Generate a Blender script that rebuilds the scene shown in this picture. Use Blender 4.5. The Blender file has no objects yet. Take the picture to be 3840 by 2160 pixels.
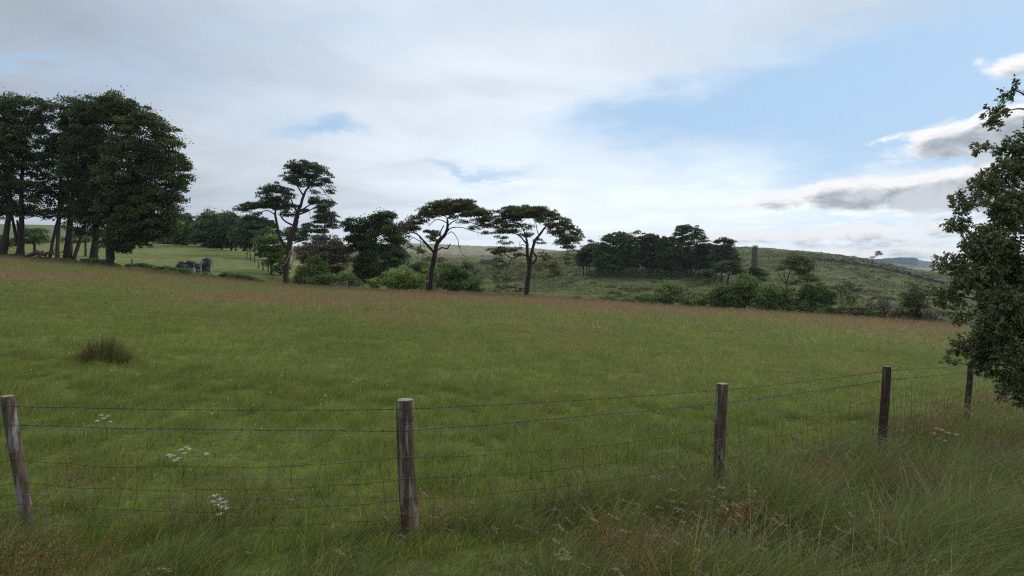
import bpy, math, random
import numpy as np
from mathutils import Vector

R = np.random.default_rng(7)
random.seed(7)
scene = bpy.context.scene
COL = scene.collection
F = 610.0            # focal length in picture units (1024 wide)
HY = 262.0           # height of eye level in those units
EYE = 2.3            # camera height over the ground below it (m)

# ------------------------------------------------------------------ camera
cam_d = bpy.data.cameras.new("camera")
cam = bpy.data.objects.new("camera", cam_d)
COL.objects.link(cam)
cam.location = (0, 0, EYE)
cam.rotation_euler = (math.radians(90), 0, 0)
cam_d.sensor_width = 36.0
cam_d.lens = 36.0 * F / 1024.0
cam_d.shift_y = -(288.0 - HY) / 1024.0
cam_d.clip_start = 0.05
cam_d.clip_end = 30000
scene.camera = cam
scene.render.resolution_x, scene.render.resolution_y = 1024, 576
scene.render.engine = 'CYCLES'
scene.cycles.max_bounces = 5
scene.cycles.diffuse_bounces = 3
scene.cycles.glossy_bounces = 1
scene.cycles.transmission_bounces = 3
scene.cycles.transparent_max_bounces = 4
scene.cycles.volume_bounces = 0
scene.cycles.sample_clamp_indirect = 1.5
scene.cycles.sample_clamp_direct = 6.0
scene.cycles.use_adaptive_sampling = True
scene.cycles.adaptive_threshold = 0.004
scene.cycles.use_denoising = False
scene.cycles.pixel_filter_type = 'BLACKMAN_HARRIS'
scene.cycles.filter_width = 1.2
vs = scene.view_settings
vs.view_transform = 'Standard'
vs.look = 'None'
vs.exposure = 0.0
vs.gamma = 1.0

SUN_AZ, SUN_EL = 62.0, 36.0     # degrees right of the view, degrees up

# ------------------------------------------------------------------ world
world = bpy.data.worlds.new("World")
scene.world = world
world.use_nodes = True
wt = world.node_tree
for n in list(wt.nodes):
    wt.nodes.remove(n)


class E:
    """a small wrapper so that shader maths reads as maths"""
    tree = wt

    def __init__(s, sock):
        s.s = sock

    @staticmethod
    def m(op, a, b=None, c=None, clamp=False):
        n = E.tree.nodes.new('ShaderNodeMath')
        n.operation = op
        n.use_clamp = clamp
        for i, v in enumerate((a, b, c)):
            if v is None:
                continue
            if isinstance(v, E):
                E.tree.links.new(v.s, n.inputs[i])
            else:
                n.inputs[i].default_value = v
        return E(n.outputs[0])

    def __add__(s, o): return E.m('ADD', s, o)
    def __radd__(s, o): return E.m('ADD', s, o)
    def __sub__(s, o): return E.m('SUBTRACT', s, o)
    def __rsub__(s, o): return E.m('SUBTRACT', o, s)
    def __mul__(s, o): return E.m('MULTIPLY', s, o)
    def __rmul__(s, o): return E.m('MULTIPLY', s, o)
    def __truediv__(s, o): return E.m('DIVIDE', s, o)

    def smooth(s, a, b):
        n = E.tree.nodes.new('ShaderNodeMapRange')
        n.interpolation_type = 'SMOOTHSTEP'
        E.tree.links.new(s.s, n.inputs[0])
        n.inputs[1].default_value = a
        n.inputs[2].default_value = b
        return E(n.outputs[0])


def mixc(f, a, b, tree=None, blend='MIX'):
    t = tree or E.tree
    n = t.nodes.new('ShaderNodeMix')
    n.data_type = 'RGBA'
    n.blend_type = blend
    for sock, v in ((n.inputs[0], f), (n.inputs[6], a), (n.inputs[7], b)):
        if isinstance(v, E):
            t.links.new(v.s, sock)
        elif hasattr(v, 'is_linked') or isinstance(v, bpy.types.NodeSocket):
            t.links.new(v, sock)
        elif isinstance(v, (int, float)):
            sock.default_value = v
        else:
            sock.default_value = (*v[:3], 1)
    return n.outputs[2]


tc = wt.nodes.new('ShaderNodeTexCoord')
sx = wt.nodes.new('ShaderNodeSeparateXYZ')
wt.links.new(tc.outputs['Generated'], sx.inputs[0])
dx, dy, dz = E(sx.outputs[0]), E(sx.outputs[1]), E(sx.outputs[2])
az = E.m('ARCTAN2', dx, dy)
el = E.m('ARCSINE', dz)


def noise_at(vx, vy, vz, scale, detail=6, rough=0.55, dist=0.0):
    c = wt.nodes.new('ShaderNodeCombineXYZ')
    for i, v in enumerate((vx, vy, vz)):
        if isinstance(v, E):
            wt.links.new(v.s, c.inputs[i])
        else:
            c.inputs[i].default_value = v
    n = wt.nodes.new('ShaderNodeTexNoise')
    n.inputs['Scale'].default_value = scale
    n.inputs['Detail'].default_value = detail
    n.inputs['Roughness'].default_value = rough
    n.inputs['Distortion'].default_value = dist
    wt.links.new(c.outputs[0], n.inputs['Vector'])
    return E(n.outputs[0])


def sky_dir(px, py):
    a = math.atan((px - 512) / F)
    return a, math.atan((HY - py) / F * math.cos(a))


def blob(px, py, sx_, sy_, rot=0.0, waz=None, wel=None):
    a0, e0 = sky_dir(px, py)
    u = (waz if waz is not None else az) - a0
    v = (wel if wel is not None else el) - e0
    c, s = math.cos(math.radians(rot)), math.sin(math.radians(rot))
    p = (u * c + v * s) * (F / sx_)
    q = (v * c - u * s) * (F / sy_)
    return E.m('EXPONENT', (p * p + q * q) * -1.0)


zc = E.m('MAXIMUM', dz, 0.0) + 0.10
cx, cy = dx / zc, dy / zc
n_soft = noise_at(cx, cy, 0.0, 0.9, 4, 0.5, 0.4)          # broad sheets
n_fine = noise_at(cx, cy, 3.0, 2.2, 7, 0.55, 0.6)
n_cum = noise_at(az * 1.0, el * 2.2, 5.0, 9.0, 9, 0.58, 0.3)  # puffs near the horizon
wob = (n_cum - 0.5)
n_mid = noise_at(az, el * 1.3, 1.0, 4.0, 5, 0.5, 0.5)
waz = az + (n_mid - 0.5) * 0.26
wel = el + wob * 0.09 + (n_fine - 0.5) * 0.06

# openings where the blue shows
blue = (blob(790, 112, 190, 40, 5, waz, wel) * 0.95
        + blob(940, 105, 130, 62, 0, waz, wel) * 0.8
        + blob(850, 160, 130, 18, 6, waz, wel) * 0.55
        + blob(620, 116, 110, 20, 4, waz, wel) * 0.4
        + blob(318, 130, 56, 10, 0, waz, wel) * 0.95
        + blob(482, 172, 60, 7, -3, waz, wel) * 0.7
        + blob(12, 62, 40, 6, 8, waz, wel) * 0.5
        + blob(600, 6, 260, 34, -4, waz, wel) * 0.42
        + blob(860, 55, 200, 34, 8, waz, wel) * 0.4
        + blob(870, 222, 140, 8, 0, waz, wel) * 0.5
        + blob(150, 75, 130, 40, 12, waz, wel) * 0.42 + blob(360, 75, 110, 30, 25, waz, wel) * 0.32 + blob(250, 20, 120, 20, 5, waz, wel) * 0.3)
n_ray = noise_at(az * 1.0 - el * 1.6, el * 4.0 + az * 0.6, 8.0, 2.2, 4, 0.5, 0.2)
open_ = (blue + (n_fine - 0.5) * 0.2 + (n_ray - 0.5) * 0.7).smooth(-0.05, 1.2)

nish = wt.nodes.new('ShaderNodeTexSky')
nish.sky_type = 'NISHITA'
nish.sun_disc = False
nish.sun_elevation = math.radians(SUN_EL)
nish.sun_rotation = math.radians(SUN_AZ)
nish.air_density = 1.0
nish.dust_density = 0.6
nish_s = wt.nodes.new('ShaderNodeVectorMath')
nish_s.operation = 'SCALE'
wt.links.new(nish.outputs[0], nish_s.inputs[0])
nish_s.inputs['Scale'].default_value = 0.10
blue_c = mixc(0.8, nish_s.outputs[0], (0.47, 0.69, 0.95))

# sheet cloud: brighter low down and towards the hidden sun, greyer to the left and overhead
lum = (0.86 + blob(780, 215, 420, 75) * 0.26 + blob(520, 120, 330, 90) * 0.10
       - blob(0, 130, 240, 150) * 0.30 - blob(20, 0, 260, 60) * 0.10 - blob(1024, 10, 120, 40) * 0.14 - blob(300, 195, 140, 25) * 0.12
       + (n_soft - 0.5) * 0.55 + (n_fine - 0.5) * 0.22 + (n_ray - 0.5) * 0.20)
cl = wt.nodes.new('ShaderNodeCombineColor')
lr = E.m('MAXIMUM', lum, 0.15)
wt.links.new((lr * 0.92 - 0.045).s, cl.inputs[0])
wt.links.new((lr * 0.97 - 0.015).s, cl.inputs[1])
wt.links.new((lr * 0.98 + 0.055).s, cl.inputs[2])
sky_c = mixc(open_, cl.outputs[0], blue_c)

# heaped clouds low on the right: sunlit upper rims, grey shaded bodies
n_big = noise_at(az, el * 1.6, 2.0, 14.0, 10, 0.62, 0.5)


def heap(e):
    n_ = noise_at(az * 1.0, e * 2.2, 5.0, 13.0, 11, 0.66, 0.5)
    b_ = (blob(962, 138, 56, 13, 14, az, e) * 0.95 + blob(1030, 127, 48, 17, 0, az, e) * 0.95
          + blob(870, 190, 130, 11, 3, az, e) * 0.95 + blob(1000, 183, 70, 14, 6, az, e) * 0.95
          + blob(1016, 67, 19, 9, 0, az, e) * 0.95 + blob(884, 139, 16, 3.5, 12, az, e) * 0.62
          + blob(976, 60, 8, 4, 0, az, e) * 0.55 + blob(960, 206, 60, 5, 0, az, e) * 0.5
          + blob(930, 226, 120, 8, 2, az, e) * 0.68 + blob(920, 252, 70, 7, -2, az, e) * 0.85
          + blob(770, 236, 110, 7, 0, az, e) * 0.6 + blob(620, 238, 40, 6, 0, az, e) * 0.5)
    return b_ + (n_ - 0.5) * 2.3 * E.m('MINIMUM', b_ * 2.2, 1.0)


cf = heap(el)
cf_up = heap(el + 0.014)
cmask = cf.smooth(0.20, 0.66)
core = (cf_up * 0.8 + cf * 0.2 + (n_fine - 0.5) * 0.5).smooth(0.36, 0.95)
shade = (n_big.smooth(0.40, 0.62)) * 0.26 + 0.38
scol = wt.nodes.new('ShaderNodeCombineColor')
wt.links.new(shade.s, scol.inputs[0])
wt.links.new((shade * 0.98 + 0.05).s, scol.inputs[1])
wt.links.new((shade * 0.95 + 0.11).s, scol.inputs[2])
cum_c = mixc(core, (1.0, 1.0, 1.0), scol.outputs[0])
sky_c = mixc(cmask, sky_c, cum_c)
# below eye level the world is dull ground light
below = dz.smooth(-0.02, 0.0)
sky_c = mixc(below, (0.10, 0.11, 0.09), sky_c)
bg = wt.nodes.new('ShaderNodeBackground')
wt.links.new(sky_c, bg.inputs[0])
bg.inputs[1].default_value = 1.0
wo = wt.nodes.new('ShaderNodeOutputWorld')
wt.links.new(bg.outputs[0], wo.inputs[0])
world.cycles.sampling_method = 'MANUAL'
world.cycles.sample_map_resolution = 512

# ------------------------------------------------------------------ sun
sd = bpy.data.lights.new("sun", 'SUN')
sd.energy = 2.6
sd.angle = math.radians(20)
sd.color = (1.0, 0.94, 0.84)
sun = bpy.data.objects.new("sun", sd)
COL.objects.link(sun)
sv = Vector((math.sin(math.radians(SUN_AZ)) * math.cos(math.radians(SUN_EL)),
             math.cos(math.radians(SUN_AZ)) * math.cos(math.radians(SUN_EL)), math.sin(math.radians(SUN_EL))))
sun.rotation_euler = sv.to_track_quat('Z', 'Y').to_euler()
sun.location = (40, 20, 60)

# ------------------------------------------------------------------ helpers
def tag(o, label=None, cat=None, group=None, kind=None):
    if label: o['label'] = label
    if cat: o['category'] = cat
    if group: o['group'] = group
    if kind: o['kind'] = kind
    return o


def empty(name, loc, label, cat, group=None):
    o = bpy.data.objects.new(name, None)
    o.empty_display_size = 0.3
    o.location = loc
    COL.objects.link(o)
    return tag(o, label, cat, group)


def _hash(ix, iy, seed):
    h = (ix.astype(np.int64) * 374761393 + iy.astype(np.int64) * 668265263 + seed * 1274126177) & 0xFFFFFFFF
    h = ((h ^ (h >> 13)) * 1274126177) & 0xFFFFFFFF
    h = h ^ (h >> 16)
    return (h & 0xFFFFFF) / float(0xFFFFFF)


def vnoise(x, y, seed=0):
    x = np.asarray(x, float); y = np.asarray(y, float)
    ix, iy = np.floor(x), np.floor(y)
    fx, fy = x - ix, y - iy
    fx = fx * fx * (3 - 2 * fx); fy = fy * fy * (3 - 2 * fy)
    a = _hash(ix, iy, seed); b = _hash(ix + 1, iy, seed)
    c = _hash(ix, iy + 1, seed); d = _hash(ix + 1, iy + 1, seed)
    return (a * (1 - fx) + b * fx) * (1 - fy) + (c * (1 - fx) + d * fx) * fy


def fbm(x, y, seed=0, oct=4):
    s, a, t = 0, 0.5, 0
    for i in range(oct):
        s = s + a * vnoise(x * 2 ** i, y * 2 ** i, seed + i * 17)
        t += a
        a *= 0.55
    return s / t


def sstep(a, b, x):
    t = np.clip((x - a) / (b - a), 0, 1)
    return t * t * (3 - 2 * t)


class MB:
    """collects numpy vertices, faces and vertex colours; build() links them as ONE mesh object"""
    def __init__(s):
        s.v, s.f3, s.f4, s.c, s.n = [], [], [], [], 0

    def add(s, v, f, col=None):
        v = np.asarray(v, float).reshape(-1, 3)
        f = np.asarray(f, np.int64)
        (s.f3 if f.shape[1] == 3 else s.f4).append(f + s.n)
        s.v.append(v)
        c = np.ones((len(v), 3)) if col is None else np.broadcast_to(np.asarray(col, float), (len(v), 3))
        s.c.append(c)
        s.n += len(v)

    def add2(s, v, f3, f4, col=None):
        n0 = s.n
        s.add(v, f4, col)
        s.f3.append(np.asarray(f3, np.int64) + n0)

    def build(s, name, mat, parent=None, origin=(0, 0, 0), smooth=False):
        me = bpy.data.meshes.new(name)
        if s.n:
            v = np.concatenate(s.v) - np.asarray(origin, float)
            f3 = np.concatenate(s.f3) if s.f3 else np.zeros((0, 3), np.int64)
            f4 = np.concatenate(s.f4) if s.f4 else np.zeros((0, 4), np.int64)
            me.vertices.add(len(v))
            me.vertices.foreach_set('co', v.astype(np.float32).ravel())
            lv = np.concatenate([f3.ravel(), f4.ravel()]).astype(np.int32)
            me.loops.add(len(lv))
            me.loops.foreach_set('vertex_index', lv)
            tot = np.concatenate([np.full(len(f3), 3), np.full(len(f4), 4)]).astype(np.int32)
            st = np.concatenate([[0], np.cumsum(tot)[:-1]]).astype(np.int32)
            me.polygons.add(len(tot))
            me.polygons.foreach_set('loop_start', st)
            me.polygons.foreach_set('loop_total', tot)
            if smooth:
                me.polygons.foreach_set('use_smooth', np.ones(len(tot), bool))
            c = np.concatenate(s.c)
            at_ = me.attributes.new('col', 'FLOAT_COLOR', 'POINT')
            at_.data.foreach_set('color', np.concatenate([c, np.ones((len(c), 1))], 1).astype(np.float32).ravel())
            me.update(calc_edges=True)
            me.validate()
        me.materials.append(mat)
        o = bpy.data.objects.new(name, me)
        COL.objects.link(o)
        if parent is not None:
            o.parent = parent
        return o


def tube(mb, pts, rad, sides=7, col=None, cap=True, rough=0.0):
    pts = np.asarray(pts, float); n = len(pts)
    rad = np.broadcast_to(np.asarray(rad, float), (n,))
    t = np.gradient(pts, axis=0)
    t /= np.linalg.norm(t, axis=1, keepdims=True) + 1e-9
    ref = np.array([0.0, 1.0, 0.0]) if abs(t[:, 1]).mean() < 0.8 else np.array([1.0, 0, 0])
    a = np.cross(t, ref); a /= np.linalg.norm(a, axis=1, keepdims=True) + 1e-9
    b = np.cross(t, a)
    th = np.linspace(0, 2 * np.pi, sides, endpoint=False)
    rr = rad[:, None] * (1 + (rough * (R.random((n, sides)) - 0.5) if rough else 0))
    v = pts[:, None] + rr[..., None] * (np.cos(th)[None, :, None] * a[:, None] + np.sin(th)[None, :, None] * b[:, None])
    v = v.reshape(-1, 3)
    i = np.arange(n - 1)[:, None] * sides
    j = np.arange(sides)[None]
    f = np.stack([i + j, i + (j + 1) % sides, i + sides + (j + 1) % sides, i + sides + j], -1).reshape(-1, 4)
    if cap:
        v = np.concatenate([v, pts[-1:]])
        k = (n - 1) * sides
        f3 = np.stack([k + np.arange(sides), k + (np.arange(sides) + 1) % sides, np.full(sides, n * sides)], 1)
        mb.add2(v, f3, f, col)
    else:
        mb.add(v, f, col)


def smooth_path(p, k=4):
    """Catmull-Rom through p (N,m)"""
    p = np.asarray(p, float)
    if len(p) < 3:
        t = np.linspace(0, 1, k + 1)[:, None]
        return p[0] * (1 - t) + p[-1] * t
    q = np.concatenate([[2 * p[0] - p[1]], p, [2 * p[-1] - p[-2]]])
    out = []
    for i in range(1, len(q) - 2):
        for s_ in np.linspace(0, 1, k, endpoint=False):
            a, b, c, d = q[i - 1], q[i], q[i + 1], q[i + 2]
            out.append(0.5 * (2 * b + (c - a) * s_ + (2 * a - 5 * b + 4 * c - d) * s_ ** 2 + (3 * b - a - 3 * c + d) * s_ ** 3))
    out.append(p[-1])
    return np.array(out)


def unit(n):
    v = R.normal(size=(n, 3))
    return v / (np.linalg.norm(v, axis=1, keepdims=True) + 1e-9)


def diamonds(mb, c, axis, length, width, col, bend=0.0):
    """leaf-shaped faces: centre-base c, direction axis, widths across a random side"""
    n = len(c)
    if n == 0:
        return
    side = np.cross(axis, unit(n)); side /= np.linalg.norm(side, axis=1, keepdims=True) + 1e-9
    L = np.broadcast_to(length, (n,))[:, None]; W = np.broadcast_to(width, (n,))[:, None]
    v = np.stack([c, c + axis * L * 0.45 + side * W * 0.5, c + axis * L, c + axis * L * 0.45 - side * W * 0.5], 1)
    if bend:
        v[:, 2, 2] -= bend * L[:, 0]
    f = np.arange(n * 4).reshape(n, 4)
    cc = np.repeat(np.broadcast_to(col, (n, 3)), 4, axis=0)
    mb.add(v.reshape(-1, 3), f, cc)


# ------------------------------------------------------------------ materials
def nt(name):
    m = bpy.data.materials.new(name)
    m.use_nodes = True
    t = m.node_tree
    for n in list(t.nodes):
        t.nodes.remove(n)
    out = t.nodes.new('ShaderNodeOutputMaterial')
    return m, t, out


def new(t, typ, **kw):
    n = t.nodes.new(typ)
    for k, v in kw.items():
        if k in n.inputs:
            n.inputs[k].default_value = v
        else:
            setattr(n, k, v)
    return n


def foliage_mat(name, trans=0.3, gloss=0.25, rough=0.55):
    m, t, out = nt(name)
    a = new(t, 'ShaderNodeAttribute', attribute_name='col')
    p = new(t, 'ShaderNodeBsdfPrincipled')
    p.inputs['Roughness'].default_value = rough
    p.inputs['Specular IOR Level'].default_value = gloss
    t.links.new(a.outputs['Color'], p.inputs['Base Color'])
    tr = new(t, 'ShaderNodeBsdfTranslucent')
    hs = new(t, 'ShaderNodeHueSaturation')
    hs.inputs['Value'].default_value = 1.25
    hs.inputs['Saturation'].default_value = 1.1
    t.links.new(a.outputs['Color'], hs.inputs['Color'])
    t.links.new(hs.outputs[0], tr.inputs['Color'])
    mx = new(t, 'ShaderNodeMixShader')
    mx.inputs[0].default_value = trans
    t.links.new(p.outputs[0], mx.inputs[1]); t.links.new(tr.outputs[0], mx.inputs[2])
    t.links.new(mx.outputs[0], out.inputs[0])
    return m


def solid_mat(name, base, dark, scale=8.0, rough=0.85, bump=0.4, stretch=(1, 1, 1), detail=6, use_attr=False,
              lich=None, metal=0.0):
    m, t, out = nt(name)
    tcn = new(t, 'ShaderNodeTexCoord')
    mp = new(t, 'ShaderNodeMapping')
    mp.inputs['Scale'].default_value = stretch
    t.links.new(tcn.outputs['Object'], mp.inputs[0])
    nz = new(t, 'ShaderNodeTexNoise')
    nz.inputs['Scale'].default_value = scale
    nz.inputs['Detail'].default_value = detail
    nz.inputs['Roughness'].default_value = 0.62
    t.links.new(mp.outputs[0], nz.inputs['Vector'])
    mr = new(t, 'ShaderNodeMapRange')
    mr.inputs[1].default_value = 0.32; mr.inputs[2].default_value = 0.68
    t.links.new(nz.outputs[0], mr.inputs[0])
    c = mixc(E(mr.outputs[0]), dark, base, t)
    if lich is not None:
        n2 = new(t, 'ShaderNodeTexNoise')
        n2.inputs['Scale'].default_value = scale * 0.5
        n2.inputs['Detail'].default_value = 8
        t.links.new(mp.outputs[0], n2.inputs['Vector'])
        m2 = new(t, 'ShaderNodeMapRange')
        m2.inputs[1].default_value = 0.54; m2.inputs[2].default_value = 0.64
        t.links.new(n2.outputs[0], m2.inputs[0])
        c = mixc(E(m2.outputs[0]), c, lich, t)
    if use_attr:
        a = new(t, 'ShaderNodeAttribute', attribute_name='col')
        c = mixc(1.0, c, a.outputs['Color'], t, 'MULTIPLY')
    p = new(t, 'ShaderNodeBsdfPrincipled')
    p.inputs['Roughness'].default_value = rough
    p.inputs['Metallic'].default_value = metal
    p.inputs['Specular IOR Level'].default_value = 0.25
    t.links.new(c, p.inputs['Base Color'])
    bp = new(t, 'ShaderNodeBump')
    bp.inputs['Strength'].default_value = bump
    bp.inputs['Distance'].default_value = 0.02
    t.links.new(nz.outputs[0], bp.inputs['Height'])
    t.links.new(bp.outputs[0], p.inputs['Normal'])
    t.links.new(p.outputs[0], out.inputs[0])
    return m


def ground_mat():
    m, t, out = nt('turf')
    a = new(t, 'ShaderNodeAttribute', attribute_name='col')
    g = new(t, 'ShaderNodeNewGeometry')
    cols = []
    for sc, lo, hi in ((0.9, 0.62, 1.35), (9.0, 0.65, 1.35), (0.06, 0.8, 1.2)):
        nz = new(t, 'ShaderNodeTexNoise')
        nz.inputs['Scale'].default_value = sc
        nz.inputs['Detail'].default_value = 6
        nz.inputs['Roughness'].default_value = 0.65
        t.links.new(g.outputs['Position'], nz.inputs['Vector'])
        mr = new(t, 'ShaderNodeMapRange')
        mr.inputs[1].default_value = 0.3; mr.inputs[2].default_value = 0.7
        mr.inputs[3].default_value = lo; mr.inputs[4].default_value = hi
        t.links.new(nz.outputs[0], mr.inputs[0])
        cols.append((nz, mr))
    v = new(t, 'ShaderNodeMath', operation='MULTIPLY')
    t.links.new(cols[0][1].outputs[0], v.inputs[0]); t.links.new(cols[1][1].outputs[0], v.inputs[1])
    v2 = new(t, 'ShaderNodeMath', operation='MULTIPLY')
    t.links.new(v.outputs[0], v2.inputs[0]); t.links.new(cols[2][1].outputs[0], v2.inputs[1])
    sc = new(t, 'ShaderNodeVectorMath', operation='SCALE')
    t.links.new(a.outputs['Color'], sc.inputs[0]); t.links.new(v2.outputs[0], sc.inputs['Scale'])
    p = new(t, 'ShaderNodeBsdfPrincipled')
    p.inputs['Roughness'].default_value = 0.95
    p.inputs['Specular IOR Level'].default_value = 0.05
    t.links.new(sc.outputs[0], p.inputs['Base Color'])
    bp = new(t, 'ShaderNodeBump')
    bp.inputs['Strength'].default_value = 0.7
    bp.inputs['Distance'].default_value = 0.3
    t.links.new(cols[0][0].outputs[0], bp.inputs['Height'])
    t.links.new(bp.outputs[0], p.inputs['Normal'])
    t.links.new(p.outputs[0], out.inputs[0])
    return m


M_turf = ground_mat()
M_grass = foliage_mat('grass_blades', 0.35, 0.3, 0.5)
M_leaf = foliage_mat('leaves', 0.22, 0.18, 0.6)
M_near_leaf = foliage_mat('glossy_leaves', 0.25, 0.4, 0.42)
M_petal = foliage_mat('petals', 0.3, 0.1, 0.7)
M_bark = solid_mat('bark', (0.085, 0.073, 0.060), (0.035, 0.030, 0.025), 2.5, 0.95, 0.8, (4, 4, 0.7), use_attr=True)
M_pale_bark = solid_mat('pale_bark', (0.13, 0.12, 0.10), (0.05, 0.045, 0.036), 2.0, 0.95, 0.7, (3, 3, 0.8), use_attr=True)
M_dead = solid_mat('dead_wood', (0.22, 0.19, 0.16), (0.10, 0.085, 0.07), 6, 0.9, 0.5)
M_stone = solid_mat('granite', (0.24, 0.23, 0.22), (0.07, 0.066, 0.062), 3.0, 0.95, 0.6, lich=(0.10, 0.12, 0.07), use_attr=True)
M_post = solid_mat('weathered_post', (0.115, 0.086, 0.064), (0.035, 0.025, 0.019), 9.0, 0.85, 0.9, (5, 5, 0.5), 9,
                   lich=(0.19, 0.185, 0.165), use_attr=True)
M_post_end = solid_mat('post_end_grain', (0.30, 0.27, 0.23), (0.14, 0.12, 0.10), 30, 0.9, 0.4)
M_galv = solid_mat('galvanised_wire', (0.13, 0.145, 0.155), (0.06, 0.065, 0.07), 20, 0.6, 0.1)
M_barb = solid_mat('barbed_wire_steel', (0.05, 0.06, 0.075), (0.025, 0.03, 0.038), 20, 0.6, 0.1)
M_rust = solid_mat('rusty_wire', (0.10, 0.045, 0.025), (0.04, 0.022, 0.016), 20, 0.85, 0.2)

# ------------------------------------------------------------------ terrain
# for each bearing (given by its tangent in picture units): rim of the near field, then knots (distance, sight height)
COLS = {
    -150: (80, 248, [(86, 248), (160, 238), (170, 239), (300, 228), (420, 220), (520, 223)]),
    0: (80, 256, [(86, 256.5), (160, 244), (170, 246), (300, 232), (420, 224), (520, 227)]),
    60: (80, 262, [(86, 262), (160, 244), (170, 246), (300, 234), (420, 225), (520, 228)]),
    119: (80, 268, [(86, 268), (160, 243.5), (170, 246), (300, 238), (420, 231), (520, 234)]),
    160: (80, 272.5, [(86, 272), (155, 243.2), (166, 246), (300, 242), (420, 238)]),
    200: (80, 277, [(86, 276.5), (150, 245.5), (162, 249), (300, 245), (420, 242)]),
    254: (80, 283, [(86, 282.5), (138, 250.8), (150, 255), (300, 250), (420, 245)]),
    290: (80, 286, [(86, 286), (118, 266), (130, 270), (300, 255), (420, 246)]),
    330: (80, 288, [(88, 289), (98, 285), (115, 288), (200, 266), (420, 248), (900, 244)]),
    405: (80, 292, [(90, 297), (130, 292), (200, 277), (300, 264), (430, 254), (700, 247), (950, 242.6), (1200, 245)]),
    470: (80, 294.5, [(90, 300), (130, 294), (200, 281), (300, 268), (450, 258), (700, 251), (950, 245.6), (1200, 247)]),
    525: (80, 297, [(90, 302), (125, 297), (200, 281), (300, 267), (420, 257), (700, 251), (950, 247), (1200, 248)]),
    600: (78, 302, [(88, 307), (110, 303), (140, 291), (175, 277), (220, 263), (300, 254), (450, 248.5), (600, 249)]),
    680: (76, 307.5, [(85, 312), (105, 308), (140, 293), (175, 278), (220, 265), (300, 254), (450, 247.3), (600, 249)]),
    755: (72, 312, [(80, 317), (105, 313), (140, 297), (175, 283), (230, 269), (300, 256), (420, 247.3), (600, 249)]),
    820: (69, 316, [(77, 321), (105, 315), (140, 301), (200, 278), (250, 264), (300, 257), (380, 252.6), (600, 256)]),
    857: (67, 319, [(75, 324), (105, 318), (140, 303), (200, 282), (260, 267), (320, 261), (390, 257.6), (600, 262)]),
    875: (66, 320, [(74, 325), (105, 319), (140, 304), (200, 284), (260, 270), (330, 264), (400, 260.3), (600, 265)]),
    915: (63, 323, [(71, 328), (100, 321), (140, 307), (200, 290), (270, 278), (340, 273), (420, 270.5), (1000, 269)]),
    960: (60, 326, [(68, 331), (100, 323), (140, 311), (200, 295), (280, 283), (350, 277), (500, 274), (1000, 270)]),
    1024: (58, 331, [(66, 336), (100, 327), (140, 314), (200, 299), (280, 289), (400, 280), (1000, 273)]),
    1250: (56, 345, [(64, 350), (100, 337), (140, 322), (200, 307), (280, 297), (400, 288), (1000, 276)]),
}
_px = np.array(sorted(COLS))
PXG = np.linspace(-150, 1250, 561)
DG = np.concatenate([np.linspace(0, 60, 61)[:-1], np.geomspace(60, 9000, 420)])


def _col(px):
    de, ye, kn = COLS[px]
    ds = [de] + [k[0] for k in kn] + [2500, 9000]
    ys = [ye] + [k[1] for k in kn] + [268, 266]
    ze = EYE + (HY - ye) / F * de
    y = np.interp(np.log(np.maximum(DG, 1)), np.log(ds), ys)
    z = EYE + (HY - y) / F * DG
    t = DG / de
    zn = ze * (0.9 * t + 0.1 * t * t)
    return np.where(DG <= de, zn, z)


_H = np.array([_col(p) for p in _px])
HG = np.empty((len(PXG), len(DG)))
for j in range(len(DG)):
    HG[:, j] = np.interp(PXG, _px, _H[:, j])
k = np.exp(-0.5 * (np.arange(-10, 11) / 4.0) ** 2); k /= k.sum()
HG = np.apply_along_axis(lambda a: np.convolve(np.pad(a, 10, mode='edge'), k, 'valid'), 0, HG)
_dgl = np.interp(DG, DG, np.arange(len(DG)))


def rim(px):
    return np.interp(px, _px, [COLS[p][0] for p in _px])


def ground(x, y, detail=True):
    x = np.asarray(x, float); y = np.asarray(y, float)
    ys = np.maximum(y, 4.0)
    px = np.clip(512 + F * x / ys, -150, 1249.9)
    i = (px + 150) / (PXG[1] - PXG[0]); i0 = np.floor(i).astype(int); fi = i - i0
    i0 = np.clip(i0, 0, len(PXG) - 2)
    j = np.interp(np.clip(y, 0, 8999), DG, np.arange(len(DG))); j0 = np.clip(np.floor(j).astype(int), 0, len(DG) - 2); fj = j - j0
    z = (HG[i0, j0] * (1 - fi) + HG[i0 + 1, j0] * fi) * (1 - fj) + (HG[i0, j0 + 1] * (1 - fi) + HG[i0 + 1, j0 + 1] * fi) * fj
    pl = -0.076 * x - 0.029 * y
    w = sstep(12, 55, y)
    z = pl * (1 - w) + z * w
    if detail:
        # tussocks and hummocks
        z = z + (fbm(x * 1.5, y * 1.3, 4, 3) - 0.5) * 0.13 * sstep(4, 8, y) * (1 - sstep(45, 75, y))
        z = z + (fbm(x * 0.5, y * 0.5, 3, 3) - 0.5) * 0.16 * sstep(3, 12, y) * (1 - sstep(70, 100, y))
        far = sstep(100, 160, y)
        mo = sstep(300, 380, px)
        z = z + far * mo * (fbm(x * 0.25, y * 0.12, 9, 4) - 0.5) * 1.5 * np.clip(y / 250, 0.5, 1.6)
    return z


def ray_ground(px, py, dmin=60.0):
    """distance at which the sight line through (px,py) meets the ground beyond dmin"""
    d = np.geomspace(dmin, 6000, 1500)
    zz = EYE + (HY - py) / F * d
    g = ground((px - 512) / F * d, d, False)
    hit = np.nonzero(zz <= g)[0]
    return float(d[hit[0]]) if len(hit) else None


def at(px, py, d):
    return np.array([(px - 512) / F * d, d, EYE + (HY - py) / F * d])


def on_ground(px, d, up=0.0):
    x = (px - 512) / F * d
    return np.array([x, d, float(ground(x, d)) + up])


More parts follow.
